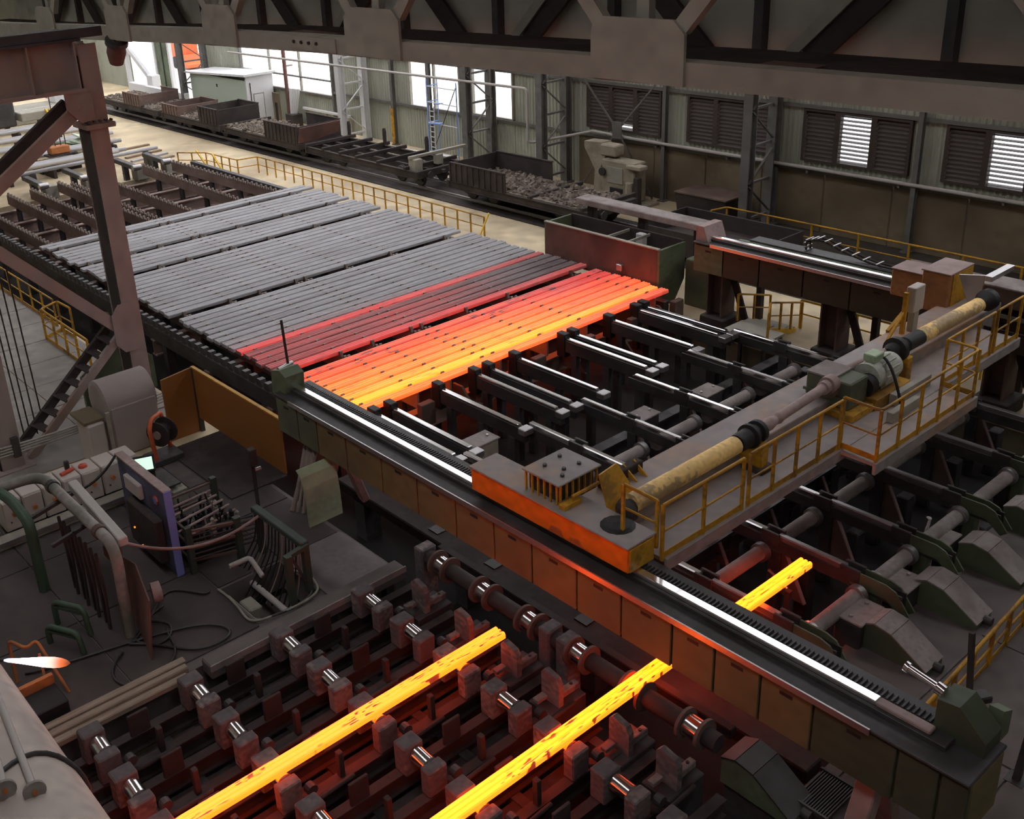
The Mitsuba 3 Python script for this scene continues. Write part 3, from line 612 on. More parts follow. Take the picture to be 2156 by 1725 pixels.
for x in (13.45, 13.75, 14.05, 14.35): part(br, 'bracket_rib', G().beam([x, 12.05, 3.62], [x, 11.7, 3.38], .03, .1), 'yellow_paint')
# drive shafts
part(br, 'shaft_tube', G().lathe([12.8, 10.76, 3.85], [15.95, 10.76, 3.85], [(0, .08), (0.001, .185), (.985, .185), (1, .1)], 20), 'yellow_tube', 'yellow drive shaft tube with chipped paint', smooth=40)
part(br, 'shaft_sleeve', G().lathe([15.95, 10.76, 3.85], [16.75, 10.8, 3.85], [(0, .19), (.5, .2), (.52, .26), (.62, .26), (.64, .18), (.85, .18), (.87, .24), (1, .24)], 18), 'black', 'black coupling sleeve', smooth=40)
part(br, 'pedestal', G().box(16.45, 16.7, 10.5, 11.05, 3.1, 3.7, .02), 'yellow_paint'); part(br, 'pedestal_foot', G().box(16.35, 16.8, 10.4, 10.9, 3.1, 3.2, .01), 'dark_rust')
part(br, 'inner_shaft', G().lathe([16.75, 10.8, 3.85], [19.75, 10.98, 3.85], [(0, .11), (.12, .14), (.2, .10), (.24, .13), (.3, .105), (.6, .105), (.85, .11), (.86, .15), (.92, .15), (.92, .2), (1, .2)], 16), 'pink_steel', 'pinkish inner shaft', smooth=35)
part(br, 'gearbox', G().box(19.75, 20.5, 10.55, 11.62, 3.28, 3.92, .03), 'green_paint', 'green gearbox')
part(br, 'gearbox_lid', G().box(19.72, 20.53, 10.95, 11.62, 3.92, 3.97, .01), 'dust_top'); part(br, 'gearbox_flange', G().box(19.70, 19.75, 10.52, 11.65, 3.5, 3.56), 'green_paint')
part(br, 'gearbox_base', G().box(19.6, 20.7, 10.35, 11.3, 3.1, 3.28, .02), 'yellow_paint', 'yellow base frame')
part(br, 'shaft_hub', G().lathe([19.75, 11.0, 3.72], [19.4, 10.98, 3.76], [(0, .22), (.4, .22), (.5, .15), (1, .15)], 16), 'rust_steel', smooth=35)
part(br, 'motor', G().lathe([20.75, 10.75, 3.7], [21.9, 10.75, 3.7], [(0, .2), (.02, .33), (.3, .33), (.32, .36), (.72, .36), (.75, .32), (.95, .3), (1, .2), (1, .01)], 22), 'motor_grey', 'pale green electric motor', smooth=35)
g = G()
for k in range(14):
    a = 2*math.pi*k/14; g.box(21.05, 21.6, 10.75+.36*math.cos(a)-.012, 10.75+.36*math.cos(a)+.012, 3.7+.36*math.sin(a)-.025, 3.7+.36*math.sin(a)+.025)
part(br, 'motor_fins', g, 'motor_grey'); part(br, 'terminal_box', G().box(20.9, 21.3, 10.65, 10.95, 4.02, 4.2, .02), 'pale_green')
part(br, 'brake_drum', G().cyl([20.5, 10.65, 3.6], [20.75, 10.65, 3.6], .24, 18), 'black', smooth=40); part(br, 'motor_base', G().box(20.5, 22.0, 10.3, 11.1, 3.1, 3.38, .02), 'yellow_paint')
part(br, 'skid_channel', G().box(21.0, 22.6, 10.12, 10.28, 3.1, 3.38, .01), 'crane_grey'); part(br, 'skid_channel', G().box(20.2, 21.4, 9.75, 9.9, 3.1, 3.34, .01), 'crane_grey')
part(br, 'cable', G().tube(hang([21.2, 10.6, 4.1], [20.9, 9.9, 3.1], -.2, 10), .035, 6), 'black', smooth=True)
part(br, 'inner_shaft', G().cyl([20.5, 11.15, 3.85], [22.3, 11.0, 3.85], .09), 'pink_steel', smooth=40)
part(br, 'shaft_sleeve', G().lathe([22.0, 10.92, 3.85], [23.4, 10.9, 3.85], [(0, .12), (.1, .2), (.18, .2), (.2, .3), (.3, .3), (.32, .16), (.5, .16), (.52, .19), (1, .19)], 18), 'black', 'black coupling sleeve', smooth=40)
part(br, 'pedestal', G().box(22.35, 22.6, 10.6, 11.15, 3.1, 3.7, .02), 'yellow_paint')
part(br, 'shaft_tube', G().lathe([23.4, 10.9, 3.85], [26.45, 10.87, 3.85], [(0, .185), (.97, .185), (1, .12)], 20), 'yellow_tube', 'yellow drive shaft tube', smooth=40)
part(br, 'coupling', G().lathe([26.4, 10.87, 3.85], [27.1, 10.87, 3.85], [(0, .12), (.3, .2), (.5, .28), (.8, .28), (1, .2)], 16), 'black', smooth=35)
# cabinets at the far end
part(br, 'cabinet', G().box(26.75, 28.0, 11.85, 12.6, 3.2, 4.3, .03), 'orange_cab', 'orange brown cabinet'); part(br, 'cabinet_top', G().box(26.72, 28.03, 11.82, 12.63, 4.3, 4.34, .01), 'pink_steel')
part(br, 'cabinet_stripe', G().box(26.9, 28.0, 11.82, 11.85, 3.2, 4.3), 'yellow_paint')
part(br, 'low_cabinet', G().box(27.25, 28.1, 12.8, 13.7, 3.2, 3.97, .03), 'orange_cab', 'lower brown box'); part(br, 'low_cabinet_top', G().box(27.22, 28.13, 12.77, 13.73, 3.97, 4.0), 'pink_steel')
part(br, 'wedge_plate', G().prism([(11.1, 3.4), (11.35, 3.4), (11.75, 4.3), (11.1, 4.42)], 'x', 27.0, 27.06), 'worn_steel', 'grey wedge plate')
part(br, 'wedge_beam', G().box(27.0, 28.3, 10.9, 11.1, 4.28, 4.42, .01), 'worn_steel')
part(br, 'pole_cabinet', G().box(24.45, 24.95, 11.62, 11.86, 3.95, 4.62, .02), 'cream_panel', 'tall pale cabinet on a post'); part(br, 'pole', G().box(24.6, 24.85, 11.66, 11.82, 3.4, 3.95, .01), 'crane_grey')
part(br, 'pole_frame', G().box(24.3, 24.4, 11.75, 11.85, 3.4, 4.5), 'yellow_paint'); part(br, 'pole_stay', G().beam([24.35, 11.8, 4.0], [23.6, 11.8, 3.4], .06, .06), 'yellow_paint'); part(br, 'pole_stay', G().beam([24.2, 12.1, 3.4], [25.2, 12.15, 3.75], .08, .12), 'yellow_paint')
rough_mat('orange_cab', (.42, .20, .08), (.20, .10, .05), s=1.2, rough=.6); rough_mat('motor_grey', (.42, .44, .38), (.25, .25, .21), s=1.5, rough=.6)

def railing(name, label, pts, spacing=1.0, h=1.1, r=.028, mat='yellow_paint', toe=True, closed=None, mid=True, group=None, parent=None, z=None):
    """handrail along 3-D points: rails, toe plate and single posts"""
    t = parent or thing(name, label, 'railing', group)
    P = [np.array(p, float) for p in pts]
    up = np.array([0, 0, 1.0])
    part(t, 'top_rail', G().tube(arc([p+up*h for p in P], .15), r*1.15, 7), mat, smooth=True)
    if mid: part(t, 'middle_rail', G().tube(arc([p+up*h*.52 for p in P], .1), r*.8, 6), mat, smooth=True)
    if toe:
        g = G()
        for a, b in zip(P[:-1], P[1:]): g.beam(a+up*.09, b+up*.09, .012, .13)
        part(t, 'toe_plate', g, mat)
    for a, b in zip(P[:-1], P[1:]):
        L = np.linalg.norm(b-a); n = max(1, int(round(L/spacing)))
        for k in range(n): 
            p = a+(b-a)*k/n; part(t, 'rail_post', G().beam(p, p+up*h, r*2, r*2), mat)
    p = P[-1]; part(t, 'rail_post', G().beam(p, p+up*h, r*2, r*2), mat)
    return t
Z = 3.1
railing(None, None, [[12.1, 10.35, 3.76], [12.55, 9.97, 3.4]], 3, .95, parent=br, toe=False)
railing(None, None, [[12.66, 9.93, Z], [15.0, 9.93, Z]], 1.1, 1.13, parent=br)
railing(None, None, [[15.2, 9.93, Z], [18.35, 9.93, Z]], .8, 1.15, parent=br)
railing(None, None, [[18.45, 9.95, Z], [18.4, 9.12, Z], [22.62, 9.15, Z], [22.68, 9.9, Z]], .85, 1.18, parent=br)
railing(None, None, [[22.75, 9.93, Z], [25.1, 9.93, Z]], .8, 1.15, parent=br)
railing(None, None, [[25.3, 9.93, Z], [26.6, 9.93, Z]], .7, 1.15, parent=br)
# ------------------------------------------------------------------ overhead crane truss
cr = thing('overhead_crane', 'grey overhead crane truss with big gusset plates crossing the top of the view', 'crane')
ZB = [(48, 10.22), (40, 10.42), (32, 10.74), (26, 10.98), (20, 11.14), (10, 11.28), (0, 11.34), (-4, 11.34)]
zb = lambda y: float(np.interp(y, [a for a, _ in ZB[::-1]], [b for _, b in ZB[::-1]]))
zt = lambda y: zb(y) + float(np.interp(y, [0, 20, 45], [.37, .36, .48]))
ys = [48, 44, 40, 36, 32, 29, 26, 23, 20, 15, 10, 5, 0, -4]
part(cr, 'bottom_chord', G().prism([(y, zb(y)) for y in ys] + [(y, zt(y)) for y in ys[::-1]], 'x', 13.0, 13.35), 'crane_grey', 'long bottom chord')
part(cr, 'splice_plate', G().box(12.97, 13.0, 19.2, 21.2, zb(20.2)+.04, zt(20.2)-.03), 'crane_grey')
for i in range(4): part(cr, 'splice_bolt', G().cyl([12.93, 19.9+.3*i, zb(20)+.2], [12.97, 19.9+.3*i, zb(20)+.2], .035, 8), 'dark_steel')
GY = [(35.75, 1.5), (30.15, 1.5), (24.15, 1.65), (17.85, 1.85), (10.98, 1.85), (4.1, 1.85), (-2.5, 1.85)]
for y, w in GY:
    b, tp = zb(y)+.02, zb(y)+.98
    part(cr, 'gusset_plate', G().prism([(y-w/2, b), (y+w/2, b), (y+w/2, tp-.2), (y+w/2-.22, tp), (y-w/2+.22, tp), (y-w/2, tp-.2)], 'x', 12.94, 13.0), 'crane_grey', 'octagonal gusset plate')
    part(cr, 'hanger', G().box(13.1, 13.25, y-.12, y+.12, tp-.1, tp+2.2), 'crane_grey')
for (ya, wa), (yb, wb) in zip(GY[:-1], GY[1:]):
    ym = (ya+yb)/2; top = zb(ym)+3.6
    part(cr, 'diagonal', G().beam([13.08, ya-wa/2+.15, zb(ya)+.85], [13.08, ym+.2, top], .16, .26), 'crane_grey')
    part(cr, 'diagonal', G().beam([13.08, yb+wb/2-.15, zb(yb)+.85], [13.08, ym-.2, top], .16, .26), 'crane_grey')
part(cr, 'top_chord', G().box(13.0, 13.35, -4, 48, 14.6, 15.0), 'crane_grey')
part(cr, 'walkway', G().prism([(y, zb(y)+.12) for y in ys] + [(y, zb(y)+.18) for y in ys[::-1]], 'x', 13.36, 15.9), 'dark_rust', 'dark walkway between the trusses')
part(cr, 'rear_web', G().prism([(y, zb(y)) for y in ys[::-1]] + [(75, 9.6), (75, 13.2), (48, 13.8), (-4, 14.9)], 'x', 16.2, 16.25), 'web_grey', 'grey green web plate of the rear girder')
rough_mat('web_grey', (.38, .38, .32), (.29, .29, .24), s=.3, rough=.75)
for y in (44.0, 40.7, 37.4, 34.0, 30.8, 27.4, 24.1, 20.8, 17.5, 14.2, 10.9, 7.6, 4.3, 1.0): part(cr, 'rear_post', G().box(16.0, 16.2, y-.09, y+.09, zb(y)+.1, zb(y)+3.2), 'dark_steel')
for y in (44.0, 37.4, 30.8, 24.1, 17.5, 10.9, 4.3):  # shadow of the front truss on the web, built as plates and strips
    part(cr, 'rear_diagonal', G().beam([15.95, y-1.05, zb(y)+.1], [15.95, y-2.4, zb(y)+1.35], .1, .42), 'dark_rust', 'truss shadow built as a dark diagonal plate')
    part(cr, 'rear_diagonal', G().beam([15.95, y-5.6, zb(y)+.1], [15.95, y-4.25, zb(y)+1.35], .1, .42), 'dark_rust', 'truss shadow built as a dark diagonal plate')
    part(cr, 'rear_strut', G().beam([15.85, y-.75, zb(y)+.15], [15.85, y-2.1, zb(y)+1.45], .06, .2), 'crane_grey')  # pale strip of the same shadow pattern
    part(cr, 'rear_strut', G().box(15.9, 16.0, y-5.4, y-1.3, zb(y)+.86+.5, zb(y)+1.9), 'dark_steel')  # shaded area above the bands, put in as a dark bar
for y, l in ((21.5, 1.6), (8.9, .9)): part(cr, 'loose_plate', G().box(13.5, 14.2, y-l/2, y+l/2, zt(y)-.15, zt(y)-.08), 'rust_steel')
part(cr, 'end_bogie', G().box(12.6, 13.8, 42.5, 45.5, 9.6, 10.2, .05), 'dark_steel')
t = thing('warning_horn', 'rusty reddish horn hanging under the crane chord beside the big column', 'horn')
part(t, 'bell', G().lathe([13.1, 30.75, 10.72], [13.1, 31.0, 10.05], [(0, .10), (.05, .26), (.45, .28), (.9, .2), (1, .02)], 18), 'red_rust', 'rusty red bell', smooth=40)
part(t, 'rim', G().cyl([13.1, 30.7, 10.8], [13.1, 30.76, 10.68], .33, 18), 'dark_steel'); part(t, 'bracket', G().box(12.95, 13.2, 30.55, 30.95, 10.7, 10.85), 'dark_steel')

# ------------------------------------------------------------------ main column, runway beam, braces
cl = thing('steel_column', 'tall brown steel column with cross braces standing left of the hot bed', 'column')
part(cl, 'shaft', G().ibeam([11.38, 29.25, 0], [11.38, 29.25, 8.75], .52, .86, .05, .04, up=(0, 1, 0)), 'brown_column', 'brown H section shaft')
part(cl, 'shaft', G().ibeam([11.42, 29.25, 8.85], [11.42, 29.25, 11.0], .52, .86, .05, .04, up=(0, 1, 0)), 'brown_column')
part(cl, 'web_strip', G().box(11.13, 11.17, 28.87, 29.6, 0, 10.7), 'dark_rust', 'dark sheet as shade in the open side of the section')  # dark sheet across the open recess stands for the shade inside
part(cl, 'collar', G().box(11.0, 11.85, 28.75, 29.75, 8.72, 8.86, .01), 'brown_column')
for x in np.arange(11.1, 11.85, .16): part(cl, 'collar_bolt', G().cyl([x, 28.72, 8.93], [x, 28.82, 8.93], .035, 8), 'dark_steel')
part(cl, 'base_plate', G().box(10.85, 11.85, 28.6, 29.6, 0, .07), 'brown_column')
hexa = lambda cx, cz, w, h: [(cx-w/2, cz-h*.3), (cx-w/2, cz+h*.3), (cx-w*.15, cz+h/2), (cx+w*.5, cz+h/2), (cx+w*.5, cz-h/2), (cx-w*.15, cz-h/2)]
part(cl, 'gusset_plate', G().prism(hexa(11.08, 2.85, .7, 1.5), 'y', 28.76, 28.8), 'brown_column', 'pale hexagonal gusset plate')
part(cl, 'gusset_plate', G().prism([(10.55, 9.78), (10.55, 9.35), (10.9, 8.95), (11.3, 9.0), (11.3, 9.78)], 'y', 28.74, 28.78), 'brown_column')
part(cl, 'brace', G().beam([10.85, 28.95, 9.25], [7.2, 28.6, 6.95], .14, .34), 'brown_column', 'upper brace'); part(cl, 'brace_shadow_channel', G().beam([10.75, 29.3, 9.45], [7.1, 28.9, 7.15], .14, .3), 'dark_rust')  # second channel behind the upper brace, in dark rust
part(cl, 'brace', G().beam([10.85, 28.9, 2.95], [7.2, 28.5, 6.8], .14, .34), 'brown_column', 'middle brace')
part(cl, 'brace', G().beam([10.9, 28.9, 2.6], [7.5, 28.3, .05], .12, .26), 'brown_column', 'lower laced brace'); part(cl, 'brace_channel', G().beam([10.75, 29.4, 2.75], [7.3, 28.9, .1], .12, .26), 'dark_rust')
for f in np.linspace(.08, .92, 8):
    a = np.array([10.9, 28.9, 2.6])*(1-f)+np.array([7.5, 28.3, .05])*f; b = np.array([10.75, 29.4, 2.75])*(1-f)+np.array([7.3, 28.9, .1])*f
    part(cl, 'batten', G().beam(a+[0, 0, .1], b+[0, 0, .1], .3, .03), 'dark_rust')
t2 = thing('steel_column', 'brown steel column cut by the left picture edge', 'column')
part(t2, 'shaft', G().ibeam([6.95, 28.3, 0], [6.95, 28.3, 10.75], .62, .58, .05, .04, up=(0, 1, 0)), 'brown_column'); part(t2, 'base_plate', G().box(6.4, 7.5, 27.8, 28.8, 0, .07), 'brown_column')
part(t2, 'web_strip', G().box(6.6, 6.66, 28.07, 28.53, 0, 10.7), 'dark_rust')  # shade of this recess as a dark sheet too
rb = thing('runway_beam', 'deep brown crane runway beam at the upper left', 'beam')
part(rb, 'web', G().box(-8, 11.1, 28.98, 29.02, 9.86, 11.1), 'brown_column'); part(rb, 'flange', G().box(-8, 11.2, 28.7, 29.3, 9.78, 9.86), 'brown_column'); part(rb, 'flange', G().box(-8, 11.25, 28.7, 29.3, 11.1, 11.17), 'dark_steel')
part(rb, 'crane_rail', G().box(-8, 11.9, 28.75, 29.25, 11.17, 11.42, .01), 'dark_steel')
for x in (9.78, 8.3, 6.8, 5.3, 3.8, 11.05): part(rb, 'stiffener', G().box(x-.02, x+.02, 28.74, 28.98, 9.86, 11.1), 'brown_column')
for i, x in enumerate((7.72, 7.9, 8.1, 8.33)):
    k = solo('hanging_cable', G().tube([[x, 29.6, 10.3], [x+.02, 29.6, 5], [x+.1, 29.6, .1]], .022, 6), 'dark_steel' if i < 3 else 'dark_rust', ['first thin cable hanging at the left edge', 'second thin cable hanging at the left edge', 'third thin cable hanging at the left edge', 'rust brown cable rightmost of the four hanging at the left edge'][i], 'cable', smooth=True)
t = thing('cable_run', 'bundle of grey cables stretched between the two brown columns', 'cable')
for i in range(4): part(t, 'cable', G().tube(hang([6.3, 27.95, .55+.09*i], [11.9, 28.1, .5+.1*i], .06+.02*i), .03, 6), 'pale_pipe', smooth=True)
part(t, 'clamp', G().box(11.1, 11.3, 28.0, 28.2, .4, .95, .01), 'dark_steel'); part(t, 'clamp', G().box(7.0, 7.2, 27.9, 28.1, .4, 1.0, .01), 'dark_steel')

# ------------------------------------------------------------------ left shop floor
F4 = .435
t = thing('white_box', 'large pale enclosure with a rounded lid between the two brown columns', 'enclosure')
part(t, 'body', G().box(9.35, 10.75, 26.5, 27.9, 0, 1.55, .05), 'dusty_white'); part(t, 'lid', G().lathe([9.3, 27.2, 1.5], [10.8, 27.2, 1.5], [(0, .55), (.02, .68), (.98, .68), (1, .55)], 20), 'dusty_white', smooth=35)
plain('dusty_white', (.33, .285, .265), rough=.7)
part(t, 'side_box', G().box(8.65, 9.15, 26.5, 27.3, 0, 1.25, .04), 'cream_panel'); part(t, 'side_top', G().box(8.6, 9.2, 26.6, 27.6, 1.25, 1.35, .02), 'concrete'); part(t, 'hinge', G().box(9.2, 9.3, 26.42, 26.5, .1, 1.5), 'crane_grey')
t = thing('green_guard', 'olive green sheet guard behind the white enclosure', 'guard')
part(t, 'sheet', G().prism([(10.0, 0), (10.0, 1.1), (11.3, 1.95), (12.4, 1.1), (12.4, 0)], 'y', 30.3, 30.36), 'green_paint'); part(t, 'post', G().box(10.0, 10.1, 30.2, 30.3, 0, 1.1), 'green_paint')
t = thing('orange_fence', 'orange brown sheet metal screen left of the near girder', 'screen')
part(t, 'panel', G().box(11.86, 11.92, 21.6, 26.37, 0.45, 2.05, .01), 'ochre', 'long orange brown side'); part(t, 'panel', G().prism([(10.9, 0), (11.9, 0), (11.9, 2.05), (10.9, 1.95)], 'y', 26.37, 26.43), 'ochre', 'short amber side')
part(t, 'corner_post', G().box(11.84, 11.98, 26.3, 26.44, 0, 2.05), 'dark_rust'); part(t, 'top_edge', G().box(11.84, 11.94, 21.6, 26.37, 2.05, 2.09), 'yellow_paint')
part(t, 'floor_tray', G().box(10.2, 11.85, 21.5, 25.1, .44, .47), 'dark_rust')
plain('ochre', (.27, .105, .025), rough=.6)
# control cabinets in a row
lab = ['leftmost pale control cabinet of the row', 'second pale control cabinet from the left', 'third pale control cabinet, behind the green pipe frame', 'fourth pale control cabinet in the row', 'fifth pale control cabinet in the row', 'sixth pale control cabinet in the row', 'rightmost pale control cabinet, next to the blue board']
for i in range(7):
    x = 5.42+i*.5; t = thing('control_cabinet', lab[i], 'cabinet', None)
    part(t, 'body', G().box(x, x+.47, 23.85, 24.55, .55, 1.36, .02), 'cream_panel'); part(t, 'door', G().box(x+.02, x+.45, 23.82, 23.85, .58, 1.33, .008), 'cream_panel')
    part(t, 'knob', G().cyl([x+.24, 23.74, 1.0], [x+.24, 23.82, 1.0], .055, 12), 'rust_orange', 'orange brown knob', smooth=30); part(t, 'lamp', G().cyl([x+.14, 23.79, .8], [x+.14, 23.82, .8], .02, 8), 'dark_steel')
    part(t, 'stand', G().box(x+.05, x+.42, 23.95, 24.5, .42, .55), 'dark_steel')
rough_mat('rust_orange', (.48, .17, .05), (.25, .10, .04), s=3)
t = thing('cabinet_plinth', 'low dark shelf under the row of control cabinets', 'plinth')
part(t, 'shelf', G().box(4.6, 8.9, 23.3, 23.75, F4, .6, .02), 'crane_grey'); part(t, 'rim', G().box(4.6, 8.9, 23.26, 23.3, .55, .66), 'worn_steel')
t = thing('tool_heap', 'red handled tools lying on the control cabinets', 'tool')
part(t, 'cap', G().lathe([7.6, 24.2, 1.36], [7.6, 24.2, 1.46], [(0, .12), (.6, .1), (1, .01)], 12), 'red_paint', smooth=60); part(t, 'handle', G().cyl([7.0, 24.1, 1.41], [7.35, 24.2, 1.41], .05), 'red_paint'); part(t, 'head', G().box(7.2, 7.32, 24.3, 24.4, 1.36, 1.6, .02), 'dark_steel')
t = thing('cable_reel', 'orange cable reel on a stand by the big column', 'reel')
part(t, 'drum', G().lathe([9.85, 24.65, 1.25], [10.2, 24.85, 1.25], [(0, .36), (.08, .36), (.08, .2), (.92, .2), (.92, .36), (1, .36)], 20), 'dark_rust', smooth=30); part(t, 'hub', G().cyl([9.8, 24.62, 1.25], [9.84, 24.64, 1.25], .12), 'pink_steel')
part(t, 'frame', G().tube(arc([[9.65, 24.5, .6], [9.6, 24.55, 1.5], [9.75, 24.7, 1.72], [10.15, 24.95, 1.72], [10.3, 25.0, .6]], .1), .06, 6), 'red_orange', 'orange frame', smooth=True); part(t, 'stand', G().box(9.5, 10.4, 24.4, 25.1, F4, .62, .02), 'dark_steel')
plain('red_orange', (.60, .12, .04), rough=.5)
t = thing('monitor', 'small monitor with a bright greenish screen behind the blue board', 'monitor')
R = np.array([[.93, .37, 0], [-.37, .93, 0], [0, 0, 1]]).T
tilt = trimesh.transformations.rotation_matrix(-.5, [1, 0, 0])[:3, :3]
A = np.array([[math.cos(-.35), -math.sin(-.35), 0], [math.sin(-.35), math.cos(-.35), 0], [0, 0, 1]]) @ tilt
c = np.array([8.62, 22.75, 1.6])
part(t, 'housing', G().obox(c, A, [.26, .05, .21], .02), 'black'); k = part(t, 'screen', G().obox(c+A @ [0, -.055, 0], A, [.205, .006, .155]), 'black', 'glowing pale green screen')
scene[k]['emitter'] = {'type': 'area', 'radiance': {'type': 'rgb', 'value': [.75*EM, 1.25*EM, .85*EM]}}
part(t, 'stand', G().box(8.5, 8.85, 22.7, 23.1, F4, 1.4, .02), 'dark_steel'); part(t, 'desk', G().box(8.35, 9.3, 22.3, 23.3, .95, 1.0, .01), 'dark_steel'); part(t, 'keyboard_box', G().box(9.0, 9.4, 22.2, 22.6, F4, .85, .02), 'crane_grey')
t = thing('blue_board', 'upright blue switchboard panel darkened by dirt and painted shade, left of the valve stand', 'panel')
part(t, 'panel', G().box(7.66, 7.80, 19.42, 21.85, F4, 2.57, .015), 'dirty_shaded_blue'); part(t, 'edge_strip', G().box(7.64, 7.82, 19.38, 19.42, F4, 2.6, .01), 'blue_edge', 'bright blue edge'); part(t, 'top_strip', G().box(7.64, 7.84, 19.4, 21.9, 2.57, 2.61), 'pink_steel')
part(t, 'white_box', G().box(7.55, 7.66, 20.55, 21.35, 1.95, 2.32, .02), 'cream_panel', 'white box'); part(t, 'sign', G().cyl([7.63, 19.9, 2.2], [7.66, 19.9, 2.2], .11, 14), 'red_paint', 'small red ring'); part(t, 'sign_inner', G().cyl([7.62, 19.9, 2.2], [7.64, 19.9, 2.2], .08, 14), 'blue_paint')
part(t, 'dark_units', G().box(7.45, 7.66, 19.7, 21.2, .7, 1.8, .03), 'dark_rust')
rough_mat('dirty_shaded_blue', (.085, .095, .16), (.035, .03, .03), s=1.2); plain('blue_edge', (.20, .25, .62), rough=.5);  # board face: dirt plus its shade mixed into the dark blue
for z, y in ((1.15, 20.9), (.8, 20.6), (1.0, 20.0)):
    k = part(t, 'indicator', G().cyl([7.42, y, z], [7.45, y, z], .025, 8), 'red_orange', 'small glowing indicator'); scene[k]['emitter'] = {'type': 'area', 'radiance': {'type': 'rgb', 'value': [1.2*EM, .3*EM, .03*EM]}}
# green pipe frame
pf = thing('pipe_gantry', 'frame of thick dusty green pipes in front of the control cabinets', 'pipe frame')
part(pf, 'header', G().tube(arc([[3.2, 22.6, 2.5], [6.05, 22.35, 2.5], [6.05, 18.35, 2.5], [5.97, 18.2, F4]], .45, 8), .12, 12), 'dusty_green', 'thick bent pipe', smooth=True)
part(pf, 'leg', G().tube(arc([[4.9, 23.0, 2.5], [5.2, 22.0, 2.42], [5.25, 21.05, 2.2], [5.25, 21.05, F4]], .3, 6), .12, 12), 'green_pipe', smooth=True)
part(pf, 'beam', G().beam([6.45, 21.5, 2.45], [6.3, 18.5, 2.4], .2, .2, .02), 'pale_pipe')
for y in (21.3, 19.9): part(pf, 'tie', G().beam([5.3, y, 2.1], [6.4, y, 2.35], .08, .08), 'dark_steel')
part(pf, 'clamp', G().cyl([6.05, 21.7, 2.5], [6.05, 21.55, 2.5], .15), 'dark_steel'); part(pf, 'clamp', G().cyl([6.05, 19.15, 2.5], [6.05, 19.0, 2.5], .15), 'rust_steel'); part(pf, 'red_valve', G().box(6.05, 6.35, 18.8, 19.1, 1.9, 2.15, .03), 'red_rust', 'small red valve')
for i, y in enumerate(np.arange(18.7, 20.9, .28)): part(pf, 'riser', G().tube([[5.75+.05*(i % 2), y, F4], [5.8, y+.02, 1.4], [5.75, y-.05, 2.3]], .035, 6), 'dark_rust', smooth=True)
rough_mat('dusty_green', (.25, .225, .205), (.10, .12, .085), s=1.2, rough=.6, lo=.5, hi=.68)
t = thing('rust_sheet', 'leaning rusty brown sheet beside the green pipe frame', 'sheet')
part(t, 'sheet', G().plate([(0, 0), (2.6, 0), (2.6, .9), (1.2, 1.5), (0, 1.35)], .03, [5.95, 17.15, F4], [.22, 1, 0], [.12, 0, 1]), 'red_rust'); part(t, 'pale_disc', G().lathe([6.6, 18.3, 1.1], [6.8, 18.25, 1.1], [(0, .05), (.01, .22), (.9, .22), (1, .1)], 16), 'pink_steel', smooth=35)
for i, (x, y, h, lab) in enumerate(((5.35, 19.3, 1.0, 'taller small green pipe stand on the grey shop floor'), (5.0, 18.8, .85, 'lower small green pipe stand on the grey shop floor'))):
    t = thing('pipe_stand', lab, 'pipe stand')
    part(t, 'pipe', G().tube(arc([[x-.35, y+.35, F4], [x-.35, y+.35, h], [x, y-.4, h+.05], [x+.02, y-.5, F4]], .15), .06, 8), 'green_pipe', smooth=True); part(t, 'tie', G().beam([x-.35, y+.3, h*.9], [x-.0, y-.4, h*.9], .05, .05), 'green_pipe')
# valve stand over its pit
vs = thing('valve_stand', 'dark frame hung with many thin pipes over a small pit', 'valve stand')
for x, y in ((9.5, 16.88), (9.0, 16.75), (9.0, 18.9), (9.55, 18.9), (8.0, 19.3), (8.05, 20.9), (9.5, 20.9)): part(vs, 'post', G().box(x-.07, x+.07, y-.07, y+.07, F4, 1.62), 'green_dark')
part(vs, 'top_beam', G().beam([9.5, 16.85, 1.62], [9.5, 18.95, 1.62], .2, .14, .02), 'green_dark'); part(vs, 'top_beam', G().beam([8.95, 16.8, 1.55], [9.55, 16.85, 1.6], .12, .1), 'green_dark'); part(vs, 'diagonal', G().beam([9.15, 16.85, 1.45], [9.48, 16.85, .6], .03, .06), 'dark_steel')
for z in (.75, 1.15, 1.5): part(vs, 'rack_bar', G().beam([8.0, 19.3, z], [8.05, 20.9, z], .05, .05), 'rust_steel'); part(vs, 'rack_bar', G().beam([8.05, 20.9, z], [9.5, 20.9, z], .05, .05), 'rust_steel'); part(vs, 'rack_bar', G().beam([8.0, 19.3, z], [9.0, 18.9, z], .05, .05), 'rust_steel')
for i in range(14):
    y = 16.95+i*.14; part(vs, 'hose', G().tube(arc([[9.42, y, 1.55], [9.35, y, 1.0], [9.3-.02*i, y+.02, .6], [9.1-.05*i, y+.05, .0]], .2), .018, 5), 'black' if i % 5 else 'hose_tan', smooth=True)
for i in range(18):
    x = 8.1+(i % 9)*.16; y = 19.5+(i//9)*.7+.2*rng.random(); part(vs, 'valve', G().lathe([x, y, F4], [x, y, 1.2+.25*rng.random()], [(0, .03), (.6, .03), (.6, .06), (.8, .06), (.8, .03), (.95, .05), (1, .01)], 8), 'black' if i % 4 else 'crane_grey')
for i in range(5): part(vs, 'feed_pipe', G().cyl([7.95, 19.4+.3*i, 1.3+.03*i], [9.4, 19.7+.3*i, 1.3], .03, 6), 'pink_steel')
part(vs, 'manifold', G().box(8.2, 9.3, 19.5, 20.8, F4, .95, .04), 'black', 'black manifold block')
